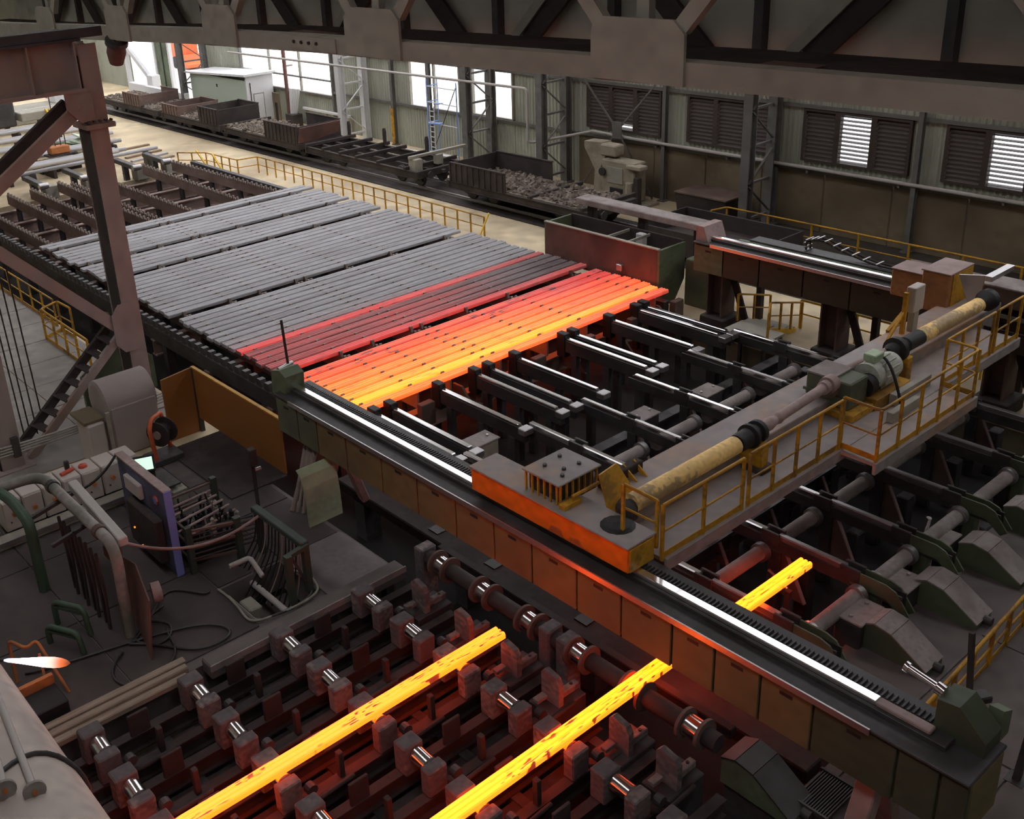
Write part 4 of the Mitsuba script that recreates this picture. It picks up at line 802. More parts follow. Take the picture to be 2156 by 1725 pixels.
for i in range(22):
    x, y = 8.15+1.25*rng.random(), 19.3+1.6*rng.random(); part(vs, 'rod', G().cyl([x, y, .9], [x+rng.uniform(-.1, .1), y+rng.uniform(-.1, .1), 1.25+.3*rng.random()], .022, 6), 'black' if i % 5 else 'pink_steel')
for i in range(7):
    z = .8+.11*i; part(vs, 'feed_pipe', G().cyl([8.0, 19.25+.02*i, z], [9.4, 18.85, z+.05], .022, 6), 'dark_rust')
part(vs, 'header_pipe', G().tube(arc([[8.5, 18.5, .75], [9.0, 18.5, .75], [9.0, 18.0, .5]], .1), .06, 8), 'pale_pipe', smooth=True)
plain('green_dark', (.045, .06, .045), rough=.6)
part(vs, 'pit_pipe', G().cyl([8.9, 18.4, .2], [8.9, 16.7, .2], .07), 'pale_pipe', smooth=40); part(vs, 'pit_pipe', G().tube(arc([[8.2, 18.2, .25], [8.2, 17.0, .25], [8.6, 16.8, .25]], .1), .05, 8), 'crane_grey', smooth=True)
part(vs, 'pit_pump', G().box(8.3, 8.6, 17.4, 17.9, -.2, .25, .03), 'crane_grey')
# leaning light green cover, slats, hoses
t = thing('green_cover', 'pale green bent steel cover leaning on end near the girder legs', 'cover')
g = G(); cur = [(0, 0), (.02, .6), (.06, 1.0), (.16, 1.28), (.32, 1.42)]
for (a, b), (c_, d_) in zip(cur[:-1], cur[1:]): g.beam([11.38, 19.0+(a), F4+b], [11.38, 19.0+c_, F4+d_+.01], .96, .03)
g2 = G()
for (a, b), (c_, d_) in zip(cur[:-1], cur[1:]): g2.add([[10.9, 19+a, F4+b], [11.86, 19+a, F4+b], [11.86, 19+c_, F4+d_], [10.9, 19+c_, F4+d_], [10.9, 19.04+a, F4+b], [11.86, 19.04+a, F4+b], [11.86, 19.04+c_, F4+d_], [10.9, 19.04+c_, F4+d_]], [[0, 1, 2], [0, 2, 3], [4, 6, 5], [4, 7, 6], [0, 4, 5], [0, 5, 1], [0, 3, 7], [0, 7, 4], [1, 5, 6], [1, 6, 2], [3, 2, 6], [3, 6, 7]])
part(t, 'sheet', g2, 'pale_green', smooth=25); part(t, 'prop', G().beam([11.3, 19.4, 1.5], [11.3, 20.0, F4], .05, .05), 'dark_steel')
for i in range(5):
    solo('hose', G().tube([[11.98-.02*i, 20.45-.13*i, 2.02], [11.7-.02*i, 20.3-.12*i, 1.5], [11.3+.03*i, 20.05-.13*i, .9], [10.95+.08*i, 19.85-.15*i, F4+.06]], .065 if i % 2 == 0 else .045, 7), 'hose_tan', ['leftmost', 'second', 'middle', 'fourth', 'rightmost'][i] + ' of the dusty hoses slanting down from the near girder end', 'hose', 'slanting hoses', smooth=True)
plain('hose_tan', (.24, .19, .16), rough=.8)
t = thing('sensor_post', 'thin dark post with a box standing before the orange screen', 'post')
part(t, 'post', G().cyl([10.4, 20.5, F4], [10.4, 20.5, 1.9], .05, 8), 'dark_steel'); part(t, 'box', G().box(10.3, 10.5, 20.4, 20.6, 1.75, 2.2, .02), 'dark_rust'); part(t, 'clip', G().cyl([10.4, 20.42, 1.65], [10.55, 20.4, 1.65], .05), 'worn_steel')
part(t, 'wire', G().tube(hang([10.4, 20.45, 1.2], [10.2, 20.3, F4], .1, 8), .015, 5), 'dark_steel', smooth=True)
for i, P in enumerate(([(8.05, 18.3), (8.0, 17.1), (8.25, 16.68), (9.3, 16.6), (9.72, 16.95), (9.75, 17.4), (9.5, 17.9)], [(9.55, 17.8), (9.62, 17.1), (9.3, 16.66), (8.4, 16.64)], [(3.9, 18.5), (4.75, 18.2), (6.0, 17.9), (7.2, 17.4), (7.5, 16.8), (6.9, 16.7), (6.4, 17.2), (5.8, 17.9)],
        [(5.6, 17.75), (5.35, 17.55), (5.15, 17.15), (5.3, 16.68), (5.8, 16.62), (6.3, 16.9), (6.5, 17.4), (6.6, 17.8)], [(6.2, 18.2), (6.0, 17.75), (6.4, 17.5), (6.7, 17.9), (6.5, 18.3), (6.9, 18.6)], [(5.8, 17.9), (6.6, 18.5), (7.2, 19.0), (7.6, 18.6), (7.9, 18.4)])):
    xs_ = np.array([(x, y, F4+.035+.012*(k % 2)) for k, (x, y) in enumerate(P)])
    tt = np.linspace(0, len(P)-1, 6*len(P)); from_i = np.arange(len(P))
    from scipy.interpolate import CubicSpline
    solo('floor_cable', G().tube(CubicSpline(from_i, xs_)(tt), .028, 6), 'dark_steel' if i else 'crane_grey', ['cable curving around the valve stand pit corner', 'second cable hugging the pit corner', 'dark hose stretching across the shop floor from the torch', 'dark hose looping wide on the shop floor before the planks', 'small coil of dark hose on the shop floor', 'dark cable running from the coil to the pit'][i], 'cable', smooth=True)
solo('sagging_cable', G().tube(hang([6.1, 19.0, 2.4], [9.4, 18.6, 1.6], .55), .035, 6), 'pink_steel', 'pinkish cable sagging from the pipe frame across the blue board to the valve stand', 'cable', smooth=True)
solo('sagging_cable', G().tube(hang([6.0, 21.6, 2.4], [7.7, 22.0, 2.5], .35), .03, 6), 'black', 'black cable sagging from the pipe frame past the cabinets to the blue board', 'cable', smooth=True)
# torch, stand, planks, big duct
t = thing('metal_stand', 'rust orange bent metal stand with a dark box behind the flame', 'stand')
for P in ([[3.7, 18.4, F4], [3.75, 18.5, 1.35], [3.95, 18.15, 1.25], [4.15, 18.1, 1.38], [4.35, 17.4, F4]],): part(t, 'frame', G().tube(arc(P, .1), .035, 6), 'rust_orange', smooth=True)
part(t, 'leg', G().beam([4.0, 17.5, F4], [4.1, 17.9, 1.2], .05, .05), 'rust_orange'); part(t, 'basket', G().box(3.4, 4.15, 16.8, 17.5, F4, .75, .02), 'black'); part(t, 'basket_rim', G().box(3.4, 4.15, 17.45, 17.55, .6, .95, .01), 'rust_orange')
t = thing('gas_torch', 'gas torch with a long white and orange flame over the shop floor', 'torch')
p0, p1 = np.array([3.42, 17.6, 1.6]), np.array([4.3, 16.68, 1.58])
part(t, 'nozzle', G().cyl(p0-.28*(p1-p0), p0, .035, 10), 'dark_steel', smooth=40)
part(t, 'tube', G().tube([p0-.28*(p1-p0), p0-.6*(p1-p0)+[0, 0, -.2], [2.7, 18.6, F4]], .03, 6), 'dark_steel', smooth=True)
def lathe_uv(p, q, prof, n=20):
    p, q = np.array(p), np.array(q); d = (q-p)/np.linalg.norm(q-p); a = np.cross([0, 0, 1.0], d); a /= np.linalg.norm(a); b_ = np.cross(d, a); V, U, f = [], [], []
    th = np.linspace(0, 2*np.pi, n+1)
    for t_, r_ in prof:
        V.append(p+(q-p)*t_ + r_*(np.cos(th)[:, None]*a + np.sin(th)[:, None]*b_)); U.append(np.stack([th/(2*np.pi), th*0+t_], 1))
    for k in range(len(prof)-1):
        for i in range(n): o = k*(n+1)+i; f += [[o, o+1, o+n+2], [o, o+n+2, o+n+1]]
    return trimesh.Trimesh(np.vstack(V), f, process=False), np.vstack(U)
_fd = (p1-p0)/float((p1-p0) @ (p1-p0))
def flame_colour(p, n, uv):
    t = (p.x-float(p0[0]))*float(_fd[0]) + (p.y-float(p0[1]))*float(_fd[1]) + (p.z-float(p0[2]))*float(_fd[2])
    c = mix([1.4, 1.4, 3.0], [3.0, 2.3, 2.5], smoothstep(.05, .2, t)); c = mix(c, [2.4, 1.0, .85], smoothstep(.45, .7, t)); c = mix(c, [1.0, .2, .05], smoothstep(.7, .9, t))
    return mix(c, [.25, .05, .02], smoothstep(.88, 1.0, t)) * EM
fm, fu = lathe_uv(p0, p1, [(0, .018), (.05, .035), (.2, .048), (.4, .07), (.6, .095), (.75, .10), (.86, .085), (.94, .055), (.985, .02), (1, .003)])
k = part(t, 'flame', fm, 'black', 'white flame turning pink and orange at its tip', uv=fu, smooth=True)
scene[k]['emitter'] = {'type': 'area', 'radiance': proc(flame_colour)}
for i, (x0, x1, y, z) in enumerate(((3.5, 6.35, 16.52, .62), (3.5, 6.3, 16.32, .60), (3.55, 6.2, 16.12, .56))):
    solo('timber', G().beam([x0, y+.06, z-.07], [x1, y, z-.05], .17, .13, .02), 'plank_wood', ['rear timber lying along the pit edge by the big duct', 'middle timber along the pit edge by the big duct', 'front timber along the pit edge by the big duct'][i], 'timber')
rough_mat('plank_wood', (.31, .25, .19), (.14, .11, .08), s=1.0, rough=.9, stretch=(.6, 8, 8))
t = thing('edge_beam', 'long steel edge beam between shop floor and roller table', 'beam'); part(t, 'beam', G().box(6.6, 11.4, 15.92, 16.32, .3, .62, .03), 'floor_grey'); part(t, 'lip', G().box(6.6, 11.4, 15.9, 15.93, .5, .64), 'dust_top')
for x in (7.5, 9.5, 11): part(t, 'support', G().box(x-.1, x+.1, 16.0, 16.2, -1.3, .3), 'dark_steel')
du = thing('big_duct', 'big pale duct in the lower left corner', 'duct')
part(du, 'shell', G().cyl([1.86, -2, 4.0], [1.86, 19.5, 4.0], .8, 40), 'duct_paint', smooth=40)
for y in (6.0, 15.0): part(du, 'support', G().box(1.5, 2.2, y-.15, y+.15, -1.3 if y < 15.1 and False else .4, 3.3, .02), 'dark_steel')
part(du, 'strap', G().tube([[1.86+.83*math.sin(a), 11.0+.1*math.sin(3*a), 4.0+.83*math.cos(a)] for a in np.linspace(-.8, 1.9, 16)], .03, 6), 'dark_steel', smooth=True)
rough_mat('duct_paint', (.52, .45, .40), (.44, .38, .33), s=.8, rough=.75)
for i, (p, q, lab) in enumerate((([2.25, 12.6, 4.75], [1.98, 10.4, 4.85], 'longer of two flanged rods over the big duct'), ([1.95, 12.0, 4.85], [1.72, 10.6, 4.9], 'shorter flanged rod at the lower left corner'))):
    t = thing('flanged_rod', lab, 'rod'); p, q = np.array(p), np.array(q); d = (q-p)/np.linalg.norm(q-p)
    part(t, 'rod', G().cyl(p, q, .045, 10), 'pale_pipe', smooth=40); part(t, 'flange', G().cyl(q, q+d*.04, .13, 18), 'dusty_green'); part(t, 'bolt', G().cyl(q+d*.04, q+d*.07, .03, 8), 'rust_orange')
solo('blue_scrap', G().box(1.55, 1.75, 11.05, 11.35, 4.76, 4.82, .01), 'blue_edge', 'small blue tag lying on the big duct between the rods', 'tag')
# ------------------------------------------------------------------ roller table
ROWS = [15.15, 13.82, 12.47, 11.12, 9.77, 8.45, 7.1]
LINES = [2.1, 4.07, 6.0, 7.98, 9.95]
ordx = {2.1: 'fifth', 4.07: 'fourth', 6.0: 'third', 7.98: 'second', 9.95: 'first'}
ordy = ['first', 'second', 'third', 'fourth', 'fifth', 'sixth', 'seventh']
first = None
def roller_stand(x, y, label, group=None):
    global first
    t = thing('roller_stand', label, 'roller stand', None)
    if first is None:
        first = (t, x, y)
        part(t, 'bearing_block', G().box(x-.21, x+.19, y+.17, y+.50, .405, 1.0, .025), 'block_top', 'big bearing block')
        part(t, 'small_block', G().box(x-.21, x+.19, y-.46, y-.22, .405, .93, .025), 'block_top', 'smaller bearing block')
        part(t, 'roller', G().lathe([x+.02, y-.22, .80], [x+.02, y+.17, .80], [(0, .08), (.05, .15), (.95, .15), (1, .08)], 20), 'bright_steel', 'polished roller', smooth=35)
        part(t, 'end_nut', G().cyl([x+.30, y-.60, .72], [x+.30, y-.46, .72], .1, 12), 'dark_steel')
        part(t, 'lever', G().tube(arc([[x+.1, y-.35, .5], [x+.38, y-.62, .5], [x+1.1, y-.6, .52]], .1), .045, 6), 'dark_rust', 'bent lever rod', smooth=True)
    else: copy_thing(first[0], t, (x-first[1], y-first[2], 0))
rough_mat('block_top', (.12, .105, .105), (.24, .19, .165), s=1.7, rough=.8, lo=.5, hi=.65)
for j, y in enumerate(ROWS):
    for x in LINES: roller_stand(x, y, f'roller between bearing blocks, {ordy[j]} row from the shop floor, {ordx[x]} from the long shaft')
for j in range(len(ROWS)):
    y = ROWS[j]; t = thing('table_beam', f'{ordy[j]} pair of dark beams along the roller table counted from the shop floor', 'beam')
    part(t, 'beam', G().ibeam([1.0, y+.38, .22], [11.3, y+.38, .22], .2, .36, .03, .02), 'dark_rust'); part(t, 'beam', G().ibeam([1.0, y-.36, .22], [11.3, y-.36, .22], .2, .36, .03, .02), 'dark_rust')
    part(t, 'trough', G().box(1.0, 10.4, y-.2, y+.22, -.1, .02), 'dark_rust')
    for x in (3.0, 5.0, 7.0, 9.0):
        part(t, 'guide_post', G().box(x-.05, x+.05, y-.42, y-.30, .4, .92, .01), 'dark_rust'); part(t, 'guide_plate', G().box(x-.28, x+.1, y+.30, y+.36, .4, .86, .01), 'dark_rust')
    for x in np.arange(1.5, 11.4, 1.9): part(t, 'foot', G().box(x-.1, x+.1, y-.5, y+.5, -1.3, .04), 'dark_steel')
# stop plates
for j, y in enumerate([14.65, 13.28, 11.93, 10.85, 9.22, 8.2]):
    t = thing('stop_plate', f'upright stop plate with an angle bar, {ordy[j]} from the shop floor', 'stop plate')
    part(t, 'upright', G().prism([(y-.24, .4), (y+.2, .4), (y+.2, 1.1), (y+.12, 1.18), (y-.17, 1.12), (y-.24, 1.0)], 'x', 10.74, 10.86), 'block_top'); part(t, 'foot_bar', G().box(10.78, 11.4, y-.12, y+.02, .52, .66, .015), 'block_top')
    part(t, 'clip', G().box(10.45, 10.7, y+.0, y+.14, .62, .7, .01), 'block_top'); part(t, 'base', G().box(10.5, 11.4, y-.3, y+.3, -1.3, .52, .02), 'dark_steel')
    for x in (10.9, 11.25): part(t, 'bolt', G().cyl([x, y-.05, .66], [x, y-.05, .69], .03, 8), 'dark_steel')
# long roller shaft below the girder
t = thing('roller_shaft', 'long heavy shaft with bright rollers running along below the near girder', 'shaft')
ends = [16.0, 15.2, 13.85, 12.5, 11.15, 9.8, 8.5, 8.0]
for a, b in zip(ends[:-1], ends[1:]): part(t, 'tube', G().cyl([11.9, a, .74], [11.9, b, .74], .17, 18), 'dark_rust', smooth=40)
for y in ends[1:-1]:
    part(t, 'roller', G().cyl([11.9, y-.15, .74], [11.9, y+.15, .74], .205, 22), 'bright_steel', 'polished roller', smooth=40)
    for s in (-.2, .2): part(t, 'flange', G().cyl([11.9, y+s-.03, .74], [11.9, y+s+.03, .74], .29, 22), 'rust_steel', smooth=35)
for y in (15.85, 11.97, 11.5): part(t, 'bearing_block', G().box(11.7, 12.12, y-.15, y+.15, -1.3, .97, .03), 'block_top', 'bearing block')
part(t, 'channel', G().box(12.5, 12.7, 8.2, 16.2, .3, .5, .02), 'dark_rust')
t = thing('floor_grating', 'dark ribbed floor grating by the low drive hood', 'grating')
for i in range(14): part(t, 'bar', G().box(12.32+.0, 13.2, 6.2+i*.045, 6.2+i*.045+.02, .1, .16), 'dark_steel')
part(t, 'frame', G().box(12.3, 12.34, 6.18, 6.85, .06, .18), 'dark_steel'); part(t, 'frame', G().box(13.2, 13.24, 6.18, 6.85, .06, .18), 'dark_steel'); part(t, 'support', G().box(12.3, 13.24, 6.4, 6.5, -1.3, .1), 'dark_steel')
t = thing('lower_channel', 'dark dusty channel beam on the floor beyond the roller shaft', 'beam')
part(t, 'channel', G().box(13.0, 13.5, 7, 21, -.2, .1, .03), 'dark_rust')
for y in (8, 12, 16, 20): part(t, 'foot', G().box(13.0, 13.5, y-.2, y+.2, -1.3, -.2), 'dark_steel')
# glowing bars on the rollers
def roll_heat(p, n, uv):
    top = dr.clip(n.z, 0, 1)
    f = fbm(p.x*1.3, p.y*17, p.z*3, 2)
    s1 = smoothstep(.70, .76, noise(p.x*9, p.y*70, 1)) * smoothstep(.45, .6, noise(p.x*.9, dr.floor(p.y*9), 3))
    near = smoothstep(11.2, 10.0, p.y)
    red = 8.0 + 1.0*top; green = .46 + (.24+.26*near)*top + .10*(f-.5)
    return mi.Color3f(red, green, .008 + .02*top*(1-near)) * (1-.96*s1) * EM
def hot_strand(x0, x1, y, z, label, group=None, seed=0):
    m, u = bar_mesh(x1-x0, seed, section(.30), nx=5)
    k = solo('hot_bar', (m.vertices+[x0, y, z], m.faces), 'hot_scale', label, 'steel bar', group, uv=u)
    scene[k]['emitter'] = {'type': 'area', 'radiance': proc(roll_heat)}
hot_strand(1.2, 11.03, 12.45, 1.08, 'glowing orange bar on the roller table, ending in front of the near girder', seed=3)
hot_strand(1.2, 17.15, 9.73, 1.08, 'glowing yellow bar on the roller table passing beneath the near girder', seed=1)
# ------------------------------------------------------------------ railway and wagons
t = thing('railway_track', 'railway track with dark bed along the corrugated wall', 'track')
part(t, 'bed', G().box(33.2, 36.5, -10, 99, 0.0, .05), 'dark_rust'); 
for x in (34.05, 35.6): part(t, 'rail', G().ibeam([x, -10, .13], [x, 99, .13], .1, .16, .04, .03), 'worn_steel')
def rubble(x0, x1, y0, y1, z, seed):
    r = np.random.default_rng(seed); g = G(); n = int((x1-x0)*(y1-y0)*34)
    for _ in range(n):
        s = r.uniform(.05, .15); c = [r.uniform(x0+.1, x1-.1), r.uniform(y0+.1, y1-.1), z+r.uniform(-.02, .07)]
        q, _u = np.linalg.qr(r.normal(size=(3, 3))); g.obox(c, q, [s, s*r.uniform(.4, 1), s*r.uniform(.3, .6)])
    g.box(x0, x1, y0, y1, z-.06, z+.01)
    return g
def wagon(y0, y1, label, bins=(), load=(), frame=False, bars=(), stakes=()):
    t = thing('rail_wagon', label, 'wagon'); X0, X1 = 33.15, 36.35
    for x in (X0+.06, X1-.06): part(t, 'side_sill', G().ibeam([x, y0, 1.02], [x, y1, 1.02], .16, .38, .04, .04), 'dark_rust')
    for x in (34.3, 35.2): part(t, 'centre_sill', G().box(x-.08, x+.08, y0, y1, .8, 1.15), 'dark_rust')
    for y in (y0+.08, y1-.08): part(t, 'headstock', G().box(X0, X1, y-.1, y+.1, .85, 1.22, .02), 'dark_rust')
    for y in list(bars): part(t, 'cross_bar', G().box(X0-.05, X1+.35, y-.09, y+.09, 1.16, 1.36, .02), 'dark_rust', 'cross bar')
    if not frame: part(t, 'deck', G().box(X0+.1, X1-.1, y0+.1, y1-.1, 1.12, 1.2), 'dark_rust')
    for yb in (y0+1.7, y1-1.7):
        for x in (33.95, 35.7): part(t, 'bogie_frame', G().prism([(yb-1.2, .5), (yb+1.2, .5), (yb+1.0, .82), (yb-1.0, .82)], 'x', x-.08, x+.08), 'black', 'dark bogie frame')
        for dy in (-.8, .8):
            for x in (34.05, 35.6): part(t, 'wheel', G().lathe([x-(.07 if x < 35 else -.07), yb+dy, .64], [x+(.09 if x < 35 else -.09), yb+dy, .64], [(0, .1), (.1, .42), (.7, .42), (.72, .46), (1, .46), (1, .1)], 20), 'dark_steel', smooth=30)
            part(t, 'axle', G().cyl([33.8, yb+dy, .62], [35.85, yb+dy, .62], .07, 10), 'dark_steel')
    for y, s in ((y0, -1), (y1, 1)):
        for x in (33.9, 35.75): part(t, 'buffer', G().lathe([x, y, .98], [x, y+s*.27, .98], [(0, .09), (.8, .09), (.82, .2), (1, .2), (1, .01)], 14), 'dark_steel')
        part(t, 'coupler', G().box(34.75, 34.95, min(y, y+s*.22), max(y, y+s*.22), .9, 1.1, .02), 'dark_steel')
    for (a, b, h, mat, ends) in bins:
        for x, lab in ((X0, 'near ribbed wall'), (X1-.06, 'far wall')):
            k = part(t, 'side_wall', G().box(x, x+.06, a, b, 1.2, h, .01), mat, lab)
            for y in np.arange(a+.2, b, .42): part(k, 'rib', G().box(x-.05 if x < 34 else x+.06, x if x < 34 else x+.11, y-.04, y+.04, 1.2, h), mat)
            part(k, 'rim', G().box(x-.04, x+.10, a, b, h, h+.05), mat)
        if 'a' in ends: part(t, 'end_wall', G().box(X0, X1, a, a+.06, 1.2, h, .01), mat)
        if 'b' in ends: part(t, 'end_wall', G().box(X0, X1, b-.06, b, 1.2, h, .01), mat)
    for i, (a, b, z) in enumerate(load): part(t, 'scrap_load', rubble(X0+.1, X1-.1, a, b, z, int(a*10)), 'rubble', 'grey brown scale and scrap', kind='stuff')
    for y in stakes: part(t, 'stake', G().prism([(y-.09, 1.2), (y+.09, 1.2), (y+.11, 2.0), (y+.05, 2.18), (y-.05, 2.18), (y-.11, 2.0)], 'x', X1-.1, X1+.02), 'dark_rust', 'upright stake')
    return t
wagon(30.6, 40.2, 'dark wagon with an open bin and a rubble deck, nearest the red hood box', bins=((35.9, 39.9, 2.12, 'dark_rust', 'b'),), load=((35.9, 39.8, 1.24), (31.0, 35.8, 1.24)), bars=(34.3, 31.0))
wB = wagon(42.6, 53.2, 'skeleton wagon with an open frame and upright stakes', frame=True, bars=(43.6, 46.0, 48.0, 49.6, 51.3, 53.0), stakes=(45.6, 49.5, 53.05))
part(wB, 'end_table', G().box(33.3, 37.2, 43.3, 43.5, 1.75, 1.9, .02), 'crane_grey', 'raised beam'); part(wB, 'end_box', G().box(33.4, 33.9, 43.0, 43.6, .7, 1.75, .03), 'crane_grey')
part(wB, 'end_box', G().box(35.0, 35.4, 43.1, 43.5, 1.2, 1.75, .03), 'crane_grey')
wC = wagon(53.9, 62.9, 'dark wagon with a tall bin at its right end, in front of the white booth', bins=((54.0, 57.7, 2.2, 'dark_rust', 'a'),), load=((57.7, 62.7, 1.24),), bars=(60.3, 62.8))
part(wC, 'sloped_wall', G().plate([(0, 0), (3.0, 0), (3.0, 1.0), (0, 1.0)], .05, [33.2, 53.96, 1.25], [1, .05, 0], [0, -.35, 1]), 'red_rust', 'rust streaked sloping end wall')
wagon(63.5, 72.0, 'dark wagon with two bins, in front of the pale green booth wall', bins=((63.6, 66.3, 2.2, 'dark_rust', 'ab'), (69.3, 71.8, 1.85, 'rust_steel', 'ab')), load=((66.4, 69.3, 1.24), (63.7, 66.2, 1.5)))
wagon(72.6, 83.0, 'flat wagon with grey scale and a bin at the far end beside the big column', bins=((75.4, 78.2, 2.05, 'rust_steel', 'a'),), load=((72.8, 75.3, 1.24), (78.3, 82.5, 1.24)), bars=(75.2,))
t = thing('steel_bin', 'low dark open steel bin beyond the red hood box beam', 'bin')
for a in ((33.3, 36.6, 22.2, 22.28), (33.3, 36.6, 27.9, 27.98), (33.3, 33.38, 22.2, 27.98), (36.5, 36.6, 22.2, 27.98)): part(t, 'wall', G().box(*a, .25, 1.25, .01), 'dark_rust')
part(t, 'fill', G().box(33.4, 36.5, 22.3, 27.9, .25, .6), 'dark_rust')
t = thing('steel_bin', 'dark steel skip against the concrete wall left of the far railing', 'bin'); part(t, 'shell', G().prism([(38.8, .02), (40.2, .02), (40.3, 1.1), (38.6, 1.1)], 'y', 27.4, 30.2), 'dark_rust'); part(t, 'rim', G().box(38.55, 40.35, 27.35, 30.25, 1.1, 1.16), 'rust_steel')
# ------------------------------------------------------------------ booth, poles, scaffold, press
bo = thing('booth', 'white and pale green brick booth with a door, beside the bright openings', 'booth')
plain('booth_green', (.44, .50, .41), rough=.7)
part(bo, 'side_wall', G().box(38.0, 38.12, 68, 76.4, 0, 3.05, .01), 'booth_green', 'pale green long wall'); part(bo, 'front_wall', G().box(38.0, 40.2, 67.95, 68.07, 0, 3.35, .01), 'white_paint', 'white end wall')
part(bo, 'back_wall', G().box(40.1, 40.2, 68, 76.4, 0, 3.05), 'white_paint'); part(bo, 'end_wall', G().box(38.0, 40.2, 76.3, 76.4, 0, 3.05), 'booth_green')
part(bo, 'roof', G().prism([(67.6, 3.4), (76.8, 3.0), (76.8, 3.12), (67.6, 3.55)], 'x', 37.7, 40.3), 'white_paint', 'white overhanging roof')
d = part(bo, 'door', G().box(38.55, 39.3, 67.9, 67.95, .03, 2.05, .01), 'white_paint', 'white door'); part(d, 'frame', G().box(38.5, 38.55, 67.9, 67.96, 0, 2.1), 'crane_grey'); part(d, 'frame', G().box(39.3, 39.35, 67.9, 67.96, 0, 2.1), 'crane_grey'); part(d, 'frame', G().box(38.5, 39.35, 67.9, 67.96, 2.05, 2.12), 'crane_grey')
part(bo, 'conduit', G().cyl([38.3, 67.9, 1.3], [38.3, 67.9, 2.9], .03, 6), 'dark_steel', 'dark upright bar'); part(bo, 'vent', G().box(37.97, 38.0, 72.2, 72.35, 2.3, 2.5), 'black'); part(bo, 'stain_box', G().box(37.9, 38.0, 71.3, 71.9, .1, .35), 'yellow_paint')
t = thing('wall_pipe', 'reddish brown upright pipe right of the white booth', 'pipe'); part(t, 'pipe', G().cyl([39.9, 65.6, 0], [39.9, 65.6, 8], .13, 12), 'red_rust', smooth=40); part(t, 'bracket', G().box(39.9, 40.5, 65.5, 65.7, 4.0, 4.1), 'crane_grey')
t = thing('rod_bundle', 'bundle of white rods leaning by the reddish pipe', 'rods')
for i in range(7): part(t, 'rod', G().cyl([39.6+.05*i, 64.9-.05*i, .8], [39.7+.03*i, 64.9-.16*i, 2.6], .05, 8), 'white_paint')
part(t, 'crate', G().box(39.3, 40.1, 64.2, 65.2, 0, .85, .02), 'dark_rust')
t = thing('switch_board', 'tall brown board standing at the corner of the white booth', 'board'); part(t, 'board', G().box(39.4, 39.5, 66.0, 66.9, .0, 2.2, .02), 'concrete'); part(t, 'slot', G().box(39.38, 39.4, 66.3, 66.6, .1, 1.5), 'black')
t = thing('wall_rail', 'pale guard rail below the wide bright opening', 'rail'); part(t, 'bar', G().box(40.15, 40.3, 58.5, 64.2, 1.15, 1.32, .02), 'white_paint')
for y in (58.6, 61.5, 64.0): part(t, 'post', G().box(40.3, 40.44, y-.05, y+.05, 0, 1.3), 'crane_grey')
sc = thing('scaffold', 'blue and white scaffold tower in front of the bright opening', 'scaffold')
for x, y, m in ((38.9, 48.6, 'light_blue'), (38.9, 45.95, 'light_blue'), (39.7, 48.6, 'light_blue'), (39.7, 45.95, 'light_blue')): part(sc, 'upright', G().cyl([x, y, 0], [x, y, 4.7], .03, 8), m)
for z in (.5, 2.2, 3.4, 4.3): part(sc, 'ledger', G().cyl([38.9, 48.6, z], [38.9, 45.95, z-.02], .025, 6), 'white_paint'); part(sc, 'ledger', G().cyl([38.9, 48.6, z], [39.7, 48.6, z], .025, 6), 'light_blue')
part(sc, 'board', G().beam([38.95, 48.5, 2.15], [38.95, 47.4, 2.25], .3, .06), 'light_blue'); part(sc, 'board', G().beam([38.95, 47.9, 3.35], [38.95, 47.4, 3.4], .3, .06), 'light_blue')
part(sc, 'diagonal', G().cyl([38.9, 48.2, .6], [38.9, 46.0, 4.4], .022, 6), 'dark_steel')
ld = part(sc, 'ladder', G().cyl([38.85, 48.35, .3], [38.85, 48.35, 3.2], .03, 6).cyl([38.85, 47.95, .3], [38.85, 47.95, 3.2], .03, 6), 'white_paint', 'white ladder')
for z in np.arange(.5, 3.1, .3): part(ld, 'rung', G().cyl([38.85, 48.35, z], [38.85, 47.95, z], .025, 6), 'white_paint')
t = thing('white_beam', 'white painted steel beams lying on blocks in front of the scaffold', 'beam'); part(t, 'beam', G().ibeam([37.6, 49.3, .55], [38.1, 45.2, .55], .3, .4, .05, .04), 'white_paint'); part(t, 'beam', G().ibeam([37.0, 48.9, .4], [37.4, 46.4, .4], .3, .3, .05, .04), 'white_paint')
for y in (46.5, 48.6): part(t, 'block', G().box(36.9, 38.2, y-.1, y+.1, 0, .25, .02), 'wood')
t = thing('old_press', 'dusty old machine press standing before the concrete wall', 'machine')
part(t, 'body', G().box(38.4, 39.3, 32.5, 34.6, .15, 2.1, .06), 'dusty_press', 'dusty body'); part(t, 'frame', G().prism([(34.4, .1), (35.4, .1), (35.3, 1.4), (36.0, 2.45), (36.0, 2.75), (34.9, 2.8), (34.5, 2.4), (34.9, 1.6)], 'x', 38.7, 39.4), 'dusty_press', 'curved C frame')
part(t, 'head', G().box(38.6, 39.3, 33.9, 34.9, 2.2, 2.75, .06), 'dusty_press'); part(t, 'ram', G().cyl([38.3, 32.7, .1], [38.3, 32.7, 1.2], .2, 14), 'dusty_press', smooth=40); part(t, 'dark_column', G().box(38.2, 38.5, 32.1, 32.4, .1, 1.5, .03), 'dark_rust')
part(t, 'door', G().box(38.36, 38.4, 33.2, 34.2, 1.0, 1.8, .02), 'crane_grey'); part(t, 'opening', G().box(38.34, 38.4, 33.2, 34.0, .3, .8, .02), 'black'); part(t, 'wheel', G().cyl([38.25, 34.45, 1.5], [38.35, 34.45, 1.5], .2, 14), 'dark_steel'); part(t, 'bracket', G().box(38.2, 38.8, 32.0, 32.9, 1.85, 2.05, .04), 'dusty_press'); part(t, 'base', G().box(37.9, 39.6, 31.9, 35.6, 0, .15, .03), 'dusty_press')
